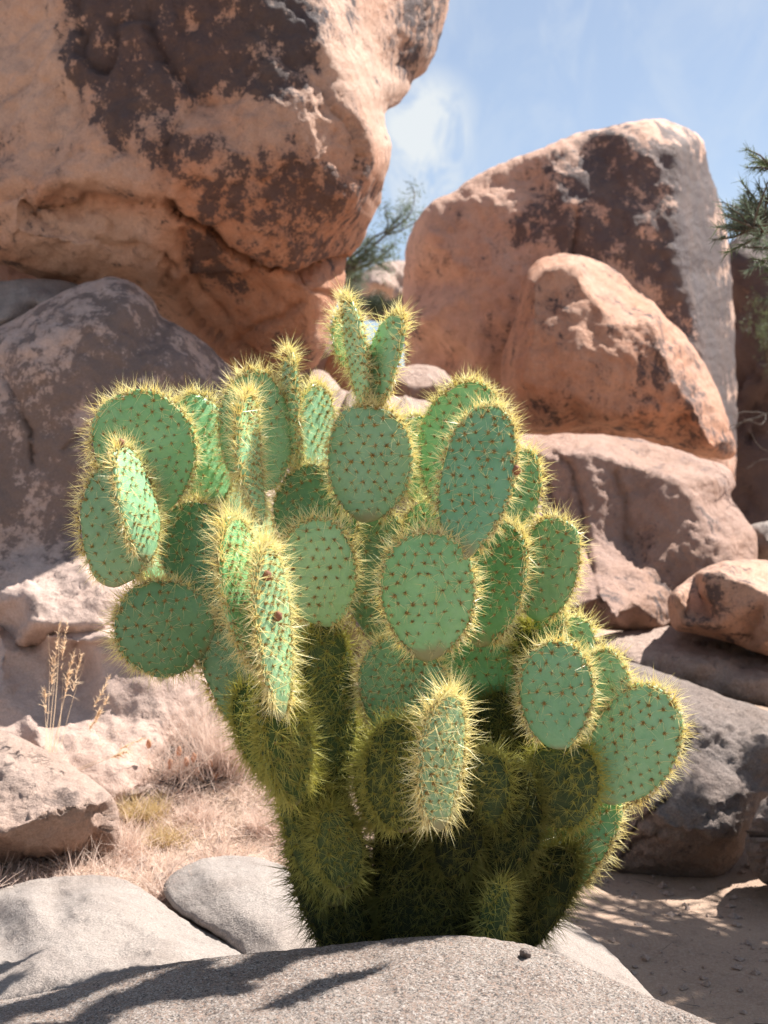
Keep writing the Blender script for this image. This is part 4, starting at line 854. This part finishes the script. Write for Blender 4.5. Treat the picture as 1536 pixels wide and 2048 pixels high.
def stalks(label, roots):
    e = None
    parts, heads = [], []
    for (bx, by, tx, ty, d) in roots:
        a = P(bx, by, d); b = P(tx, ty, d-.05); L_ = np.linalg.norm(b-a); ax = (b-a)/L_
        v, f = blades(np.array([a]), np.array([ax]), np.array([L_]), np.array([.0014]), np.array([rng.uniform(-.12, .12)]), 6); parts.append((v, f))
        m = 42; t = rng.uniform(.62, 1, m); o = a+ax*(L_*t)[:, None]; dd = ax+rng.normal(size=(m, 3))*.45
        heads.append(blades(o, dd, rng.uniform(.012, .03, m), rng.uniform(.0012, .0022, m), rng.normal(0, .3, m), 2))
    a0 = P(roots[0][0], roots[0][1], roots[0][4])
    e = empty('tall_grass', tuple(a0)); tag(e, label, 'tall grass')
    v, f = join(parts); mesh_from('stalks', v-a0, f, [M['stalk']], e, smooth=False)['kind'] = 'stuff'
    v, f = join(heads); mesh_from('seed_heads', v-a0, f, [M['stalk']], e, smooth=False)['kind'] = 'stuff'
stalks('tall pale grass stalks with seed heads in front of the pink rock', [(90, 1500, 118, 1250, 4.42), (100, 1505, 135, 1240, 4.42), (105, 1505, 150, 1300, 4.42), (112, 1505, 140, 1330, 4.42), (98, 1505, 105, 1320, 4.42), (120, 1500, 162, 1310, 4.42), (95, 1500, 90, 1380, 4.42)])
stalks('leaning grass stalks with plumed heads above the tan boulder', [(130, 1520, 222, 1350, 4.42), (140, 1530, 200, 1420, 4.42), (150, 1540, 290, 1475, 4.55), (145, 1535, 215, 1395, 4.42), (160, 1540, 260, 1500, 4.42)])

# charred patch, with little seed pods standing in it
def char_patch():
    g = ray_ground(395, 1535); n = 900
    a = rng.uniform(0, 2*math.pi, n); r = np.sqrt(rng.uniform(0, 1, n))
    x = g[0]+np.cos(a)*r*.15; y = g[1]+np.sin(a)*r*.28+.12; o = np.stack([x, y, ground_z(x, y)+.002], -1)
    d = rng.normal(size=(n, 3)); d[:, 2] = np.abs(d[:, 2])*.6+.1
    v, f = blades(o, d, rng.uniform(.02, .09, n), rng.uniform(.002, .005, n), rng.normal(0, .5, n))
    tag(mesh_from('burnt_litter', v, f, [M['char']], smooth=False), 'black charred litter under the spiky dry tuft', 'litter', kind='stuff')
char_patch()
def pods():
    for (px, py) in ((296, 1490), (357, 1505), (372, 1526), (387, 1518), (394, 1548), (340, 1530), (420, 1530), (430, 1555), (405, 1560)):
        d = 4.7; p = P(px, py, d); g = float(ground_z(np.array([p[0]]), np.array([p[1]]))[0])
        e = empty('seed_pod_plant', (p[0], p[1], g)); tag(e, 'tiny dry plant with orange papery seed pod on a thin stem', 'dry plant', 'seed pod plants by the charred patch')
        hgt = p[2]-g
        v, f = blades(np.zeros((1, 3)), np.array([[.02, 0, 1.0]]), np.array([hgt]), np.array([.0012]), np.array([.05])); mesh_from('stem', v, f, [M['stalk']], e, smooth=False)
        u = np.linspace(0, math.pi, 7); w = np.linspace(0, 2*math.pi, 9)[:-1]
        vv = np.array([(.009*math.sin(q)**.8*math.cos(r_), .009*math.sin(q)**.8*math.sin(r_), -.016*math.cos(q)+.004) for q in u for r_ in w]); vv *= (1+.2*perlin(vv*120+px))[:, None]
        ff = [(q*8+r_, q*8+(r_+1) % 8, q*8+8+(r_+1) % 8, q*8+8+r_) for q in range(6) for r_ in range(8)]
        mesh_from('pod', vv+np.array([.02*hgt, 0, hgt]), ff, [M['pod']], e)
pods()

# ---------------------------------------------------------------- trees and shrubs
def tube(pts, radii, ns=7):
    pts = np.asarray(pts, float); n = len(pts); vs_ = []
    for i in range(n):
        t = pts[min(i+1, n-1)]-pts[max(i-1, 0)]; t /= np.linalg.norm(t)+1e-9
        a = np.cross(t, [0.31, .2, .93] if abs(t[2]) < .9 else [1, 0, 0]); a /= np.linalg.norm(a); b = np.cross(t, a)
        for k in range(ns):
            q = 2*math.pi*k/ns; vs_.append(pts[i]+(a*math.cos(q)+b*math.sin(q))*radii[i])
    f = [(i*ns+k, i*ns+(k+1) % ns, (i+1)*ns+(k+1) % ns, (i+1)*ns+k) for i in range(n-1) for k in range(ns)]
    return np.array(vs_), np.array(f)
def branch(a, d, l, r, lr, lvl, out, tips, wig=.25, up=.08, kids=4):
    n = 6; p = np.array(a, float); d = np.array(d, float); d /= np.linalg.norm(d); pts = [p.copy()]; ds = []
    for i in range(n):
        d = d+lr.normal(0, wig, 3)+np.array([0, 0, up]); d /= np.linalg.norm(d); p = p+d*l/n; pts.append(p.copy()); ds.append(d.copy())
    out.append(tube(pts, np.linspace(r, r*.45, n+1), 6 if lvl else 9))
    if lvl >= 2:
        tips += [pts[k] for k in (2, 3, 4, 5, 6)]
        return
    for k in range(kids):
        i = lr.integers(2 if lvl else 1, n+1); sd = ds[min(i, n-1)]+lr.normal(0, .75, 3); branch(pts[i], sd, l*lr.uniform(.4, .65), r*.5, lr, lvl+1, out, tips, wig, up, kids)
    branch(pts[-1], ds[-1], l*.5, r*.45, lr, lvl+1, out, tips, wig, up, kids)
def needles(tips, lr, per, ln, wd, spread, mat2=True):
    t = np.array(tips); ii = np.repeat(np.arange(len(t)), per); m = len(ii)
    o = t[ii]+lr.normal(0, spread, (m, 3)); d = lr.normal(size=(m, 3)); d[:, 2] += .35
    return blades(o, d, lr.uniform(.5, 1.1, m)*ln, np.full(m, wd), lr.normal(0, .2, m), 1)
def tree(name, label, cat, base, limbs, seed, per=26, ln=.05, wd=.0022, spread=.03, mat='needle', trunk_r=.06, kids=4, bare=False, barkmat='bark', group=None, wig=.22):
    lr = np.random.default_rng(seed); e = empty(name, tuple(base)); tag(e, label, cat, group); base = np.array(base, float)
    out, tips = [], []
    for (a, b, r) in limbs:
        a = np.array(a, float); b = np.array(b, float); branch(a, b-a, np.linalg.norm(b-a), r, lr, 0 if r > .02 else 1, out, tips, wig, .03, kids)
    v, f = join(out); mesh_from('trunk', v-base, f, [M[barkmat]], e)
    if not bare:
        v, f = needles(tips, lr, per, ln, wd, spread); h = len(f)
        mi = (perlin(v[f[:, 0]]*4) > .12).astype(int)
        mesh_from('crown', v-base, f, [M[mat], M['needle_g']], e, mi, smooth=False)
    return e
# pinyon whose crown reaches into the right edge of the picture
def pinyon(label, base, centre, rad, nclump, seed, skip=None):
    lr = np.random.default_rng(seed); base = np.array(base, float); centre = np.array(centre, float); rad = np.array(rad, float)
    e = empty('pinyon_tree', tuple(base)); tag(e, label, 'tree')
    q = lr.normal(size=(nclump, 3)); q /= np.linalg.norm(q, axis=1)[:, None]; q *= (lr.uniform(.25, 1, nclump)**.55)[:, None]
    q *= (1+.25*perlin(q*2.2+seed))[:, None]; cl = centre+q*rad
    hub = centre-np.array([0, 0, rad[2]*.55]); mid = (base+hub)/2+lr.normal(0, .06, 3)
    out = [tube([base, mid, hub, centre+[0, 0, rad[2]*.5]], [.10, .08, .06, .02], 10)]; O, Dd, Ls = [], [], []
    for c in cl:
        k = lr.uniform(.0, .75); root = hub+(centre-hub)*k*1.4; m = (root+c)/2+lr.normal(0, .05, 3)-[0, 0, .05]
        out.append(tube([root, m, c], [.022, .014, .006], 5))
        for _ in range(lr.integers(6, 10)):
            d = (c-root)/np.linalg.norm(c-root)*.7+lr.normal(size=3)*.7+[0, 0, .35]; d /= np.linalg.norm(d); l = lr.uniform(.07, .17); tip = c+d*l
            out.append(tube([c, c+d*l*.5+lr.normal(0, .008, 3), tip], [.005, .004, .002], 4))
            m_ = 46; t = lr.uniform(.25, 1, m_); O.append(c+d*(l*t)[:, None]); dd = d*.9+lr.normal(size=(m_, 3))*.6; Dd.append(dd); Ls.append(lr.uniform(.025, .05, m_))
    v, f = join(out); mesh_from('trunk', v-base, f, [M['bark']], e)
    v, f = blades(np.vstack(O), np.vstack(Dd), np.concatenate(Ls), np.full(len(O)*46, .0019), lr.normal(0, .15, len(O)*46), 1)
    mesh_from('crown', v-base, f, [M['needle'], M['needle_g']], e, (perlin(v[f[:, 0]]*4) > .15).astype(int), smooth=False)
pinyon('grey green pinyon tree reaching in from the right edge above the rocks', (2.6, 5.2, 0.0), P(2115, 405, 5.0), (1.10, .95, .58), 290, 11)
tree('dead_branch', 'tangle of bare grey dead twigs hanging at the right edge', 'dead branch', P(1640, 800, 7.6), [(P(1640, 800, 7.6), P(1500, 835, 7.5), .006), (P(1640, 840, 7.6), P(1505, 885, 7.5), .006), (P(1620, 780, 7.6), P(1515, 795, 7.5), .005)], 5, bare=True, barkmat='twig', kids=5, wig=.3)
cb = P(600, 640, 12.5)
tree('juniper_tree', 'pinyon branch peeking out from behind the overhanging boulder', 'tree', cb,
     [(cb, P(700, 520, 12.4), .05), (P(690, 530, 12.4), P(835, 492, 12.3), .016), (P(690, 530, 12.4), P(785, 450, 12.3), .016), (P(690, 540, 12.4), P(735, 500, 12.3), .016)], 23, per=22, ln=.065, wd=.0042, spread=.05, kids=3)
def shrub(label, px, py, d, rx, rz, n, seed, mat):
    lr = np.random.default_rng(seed); c = P(px, py, d); base = P(px, py+rz, d); W = rx/F*d; Z = rz/F*d
    e = empty('shrub', tuple(base)); tag(e, label, 'shrub')
    cl = lr.normal(size=(16, 3))*np.array([W*.42, W*.4, Z*.42])+c
    out = [tube([base, (base+q)/2+lr.normal(0, W*.08, 3), q], [W*.04, W*.03, W*.015], 5) for q in cl]
    v, f = join(out); mesh_from('stem', v-base, f, [M['bark']], e)
    ii = lr.integers(0, 16, n); o = cl[ii]+lr.normal(size=(n, 3))*np.array([W, W, Z])*.17; dd = lr.normal(size=(n, 3)); dd[:, 2] += .4
    v, f = blades(o, dd, lr.uniform(.5, 1.2, n)*W*.16, np.full(n, W*.014), lr.normal(0, .3, n), 1)
    mesh_from('foliage', v-base, f, [M[mat]], e, smooth=False)
shrub('dark green shrub low in the gap behind the cactus ears', 760, 612, 20, 56, 30, 3000, 3, 'needle_d')
shrub('grey green bush against the sky in the gap, left of the pale boulder', 705, 565, 26, 38, 50, 2200, 9, 'needle')
shrub('small dark shrub in shade at the foot of the grey boulder', 1170, 1745, 4.75, 40, 26, 500, 14, 'needle_d')
shrub('green shrub in the dark gap at the right edge', 1535, 660, 9.6, 40, 70, 1500, 17, 'needle_g')
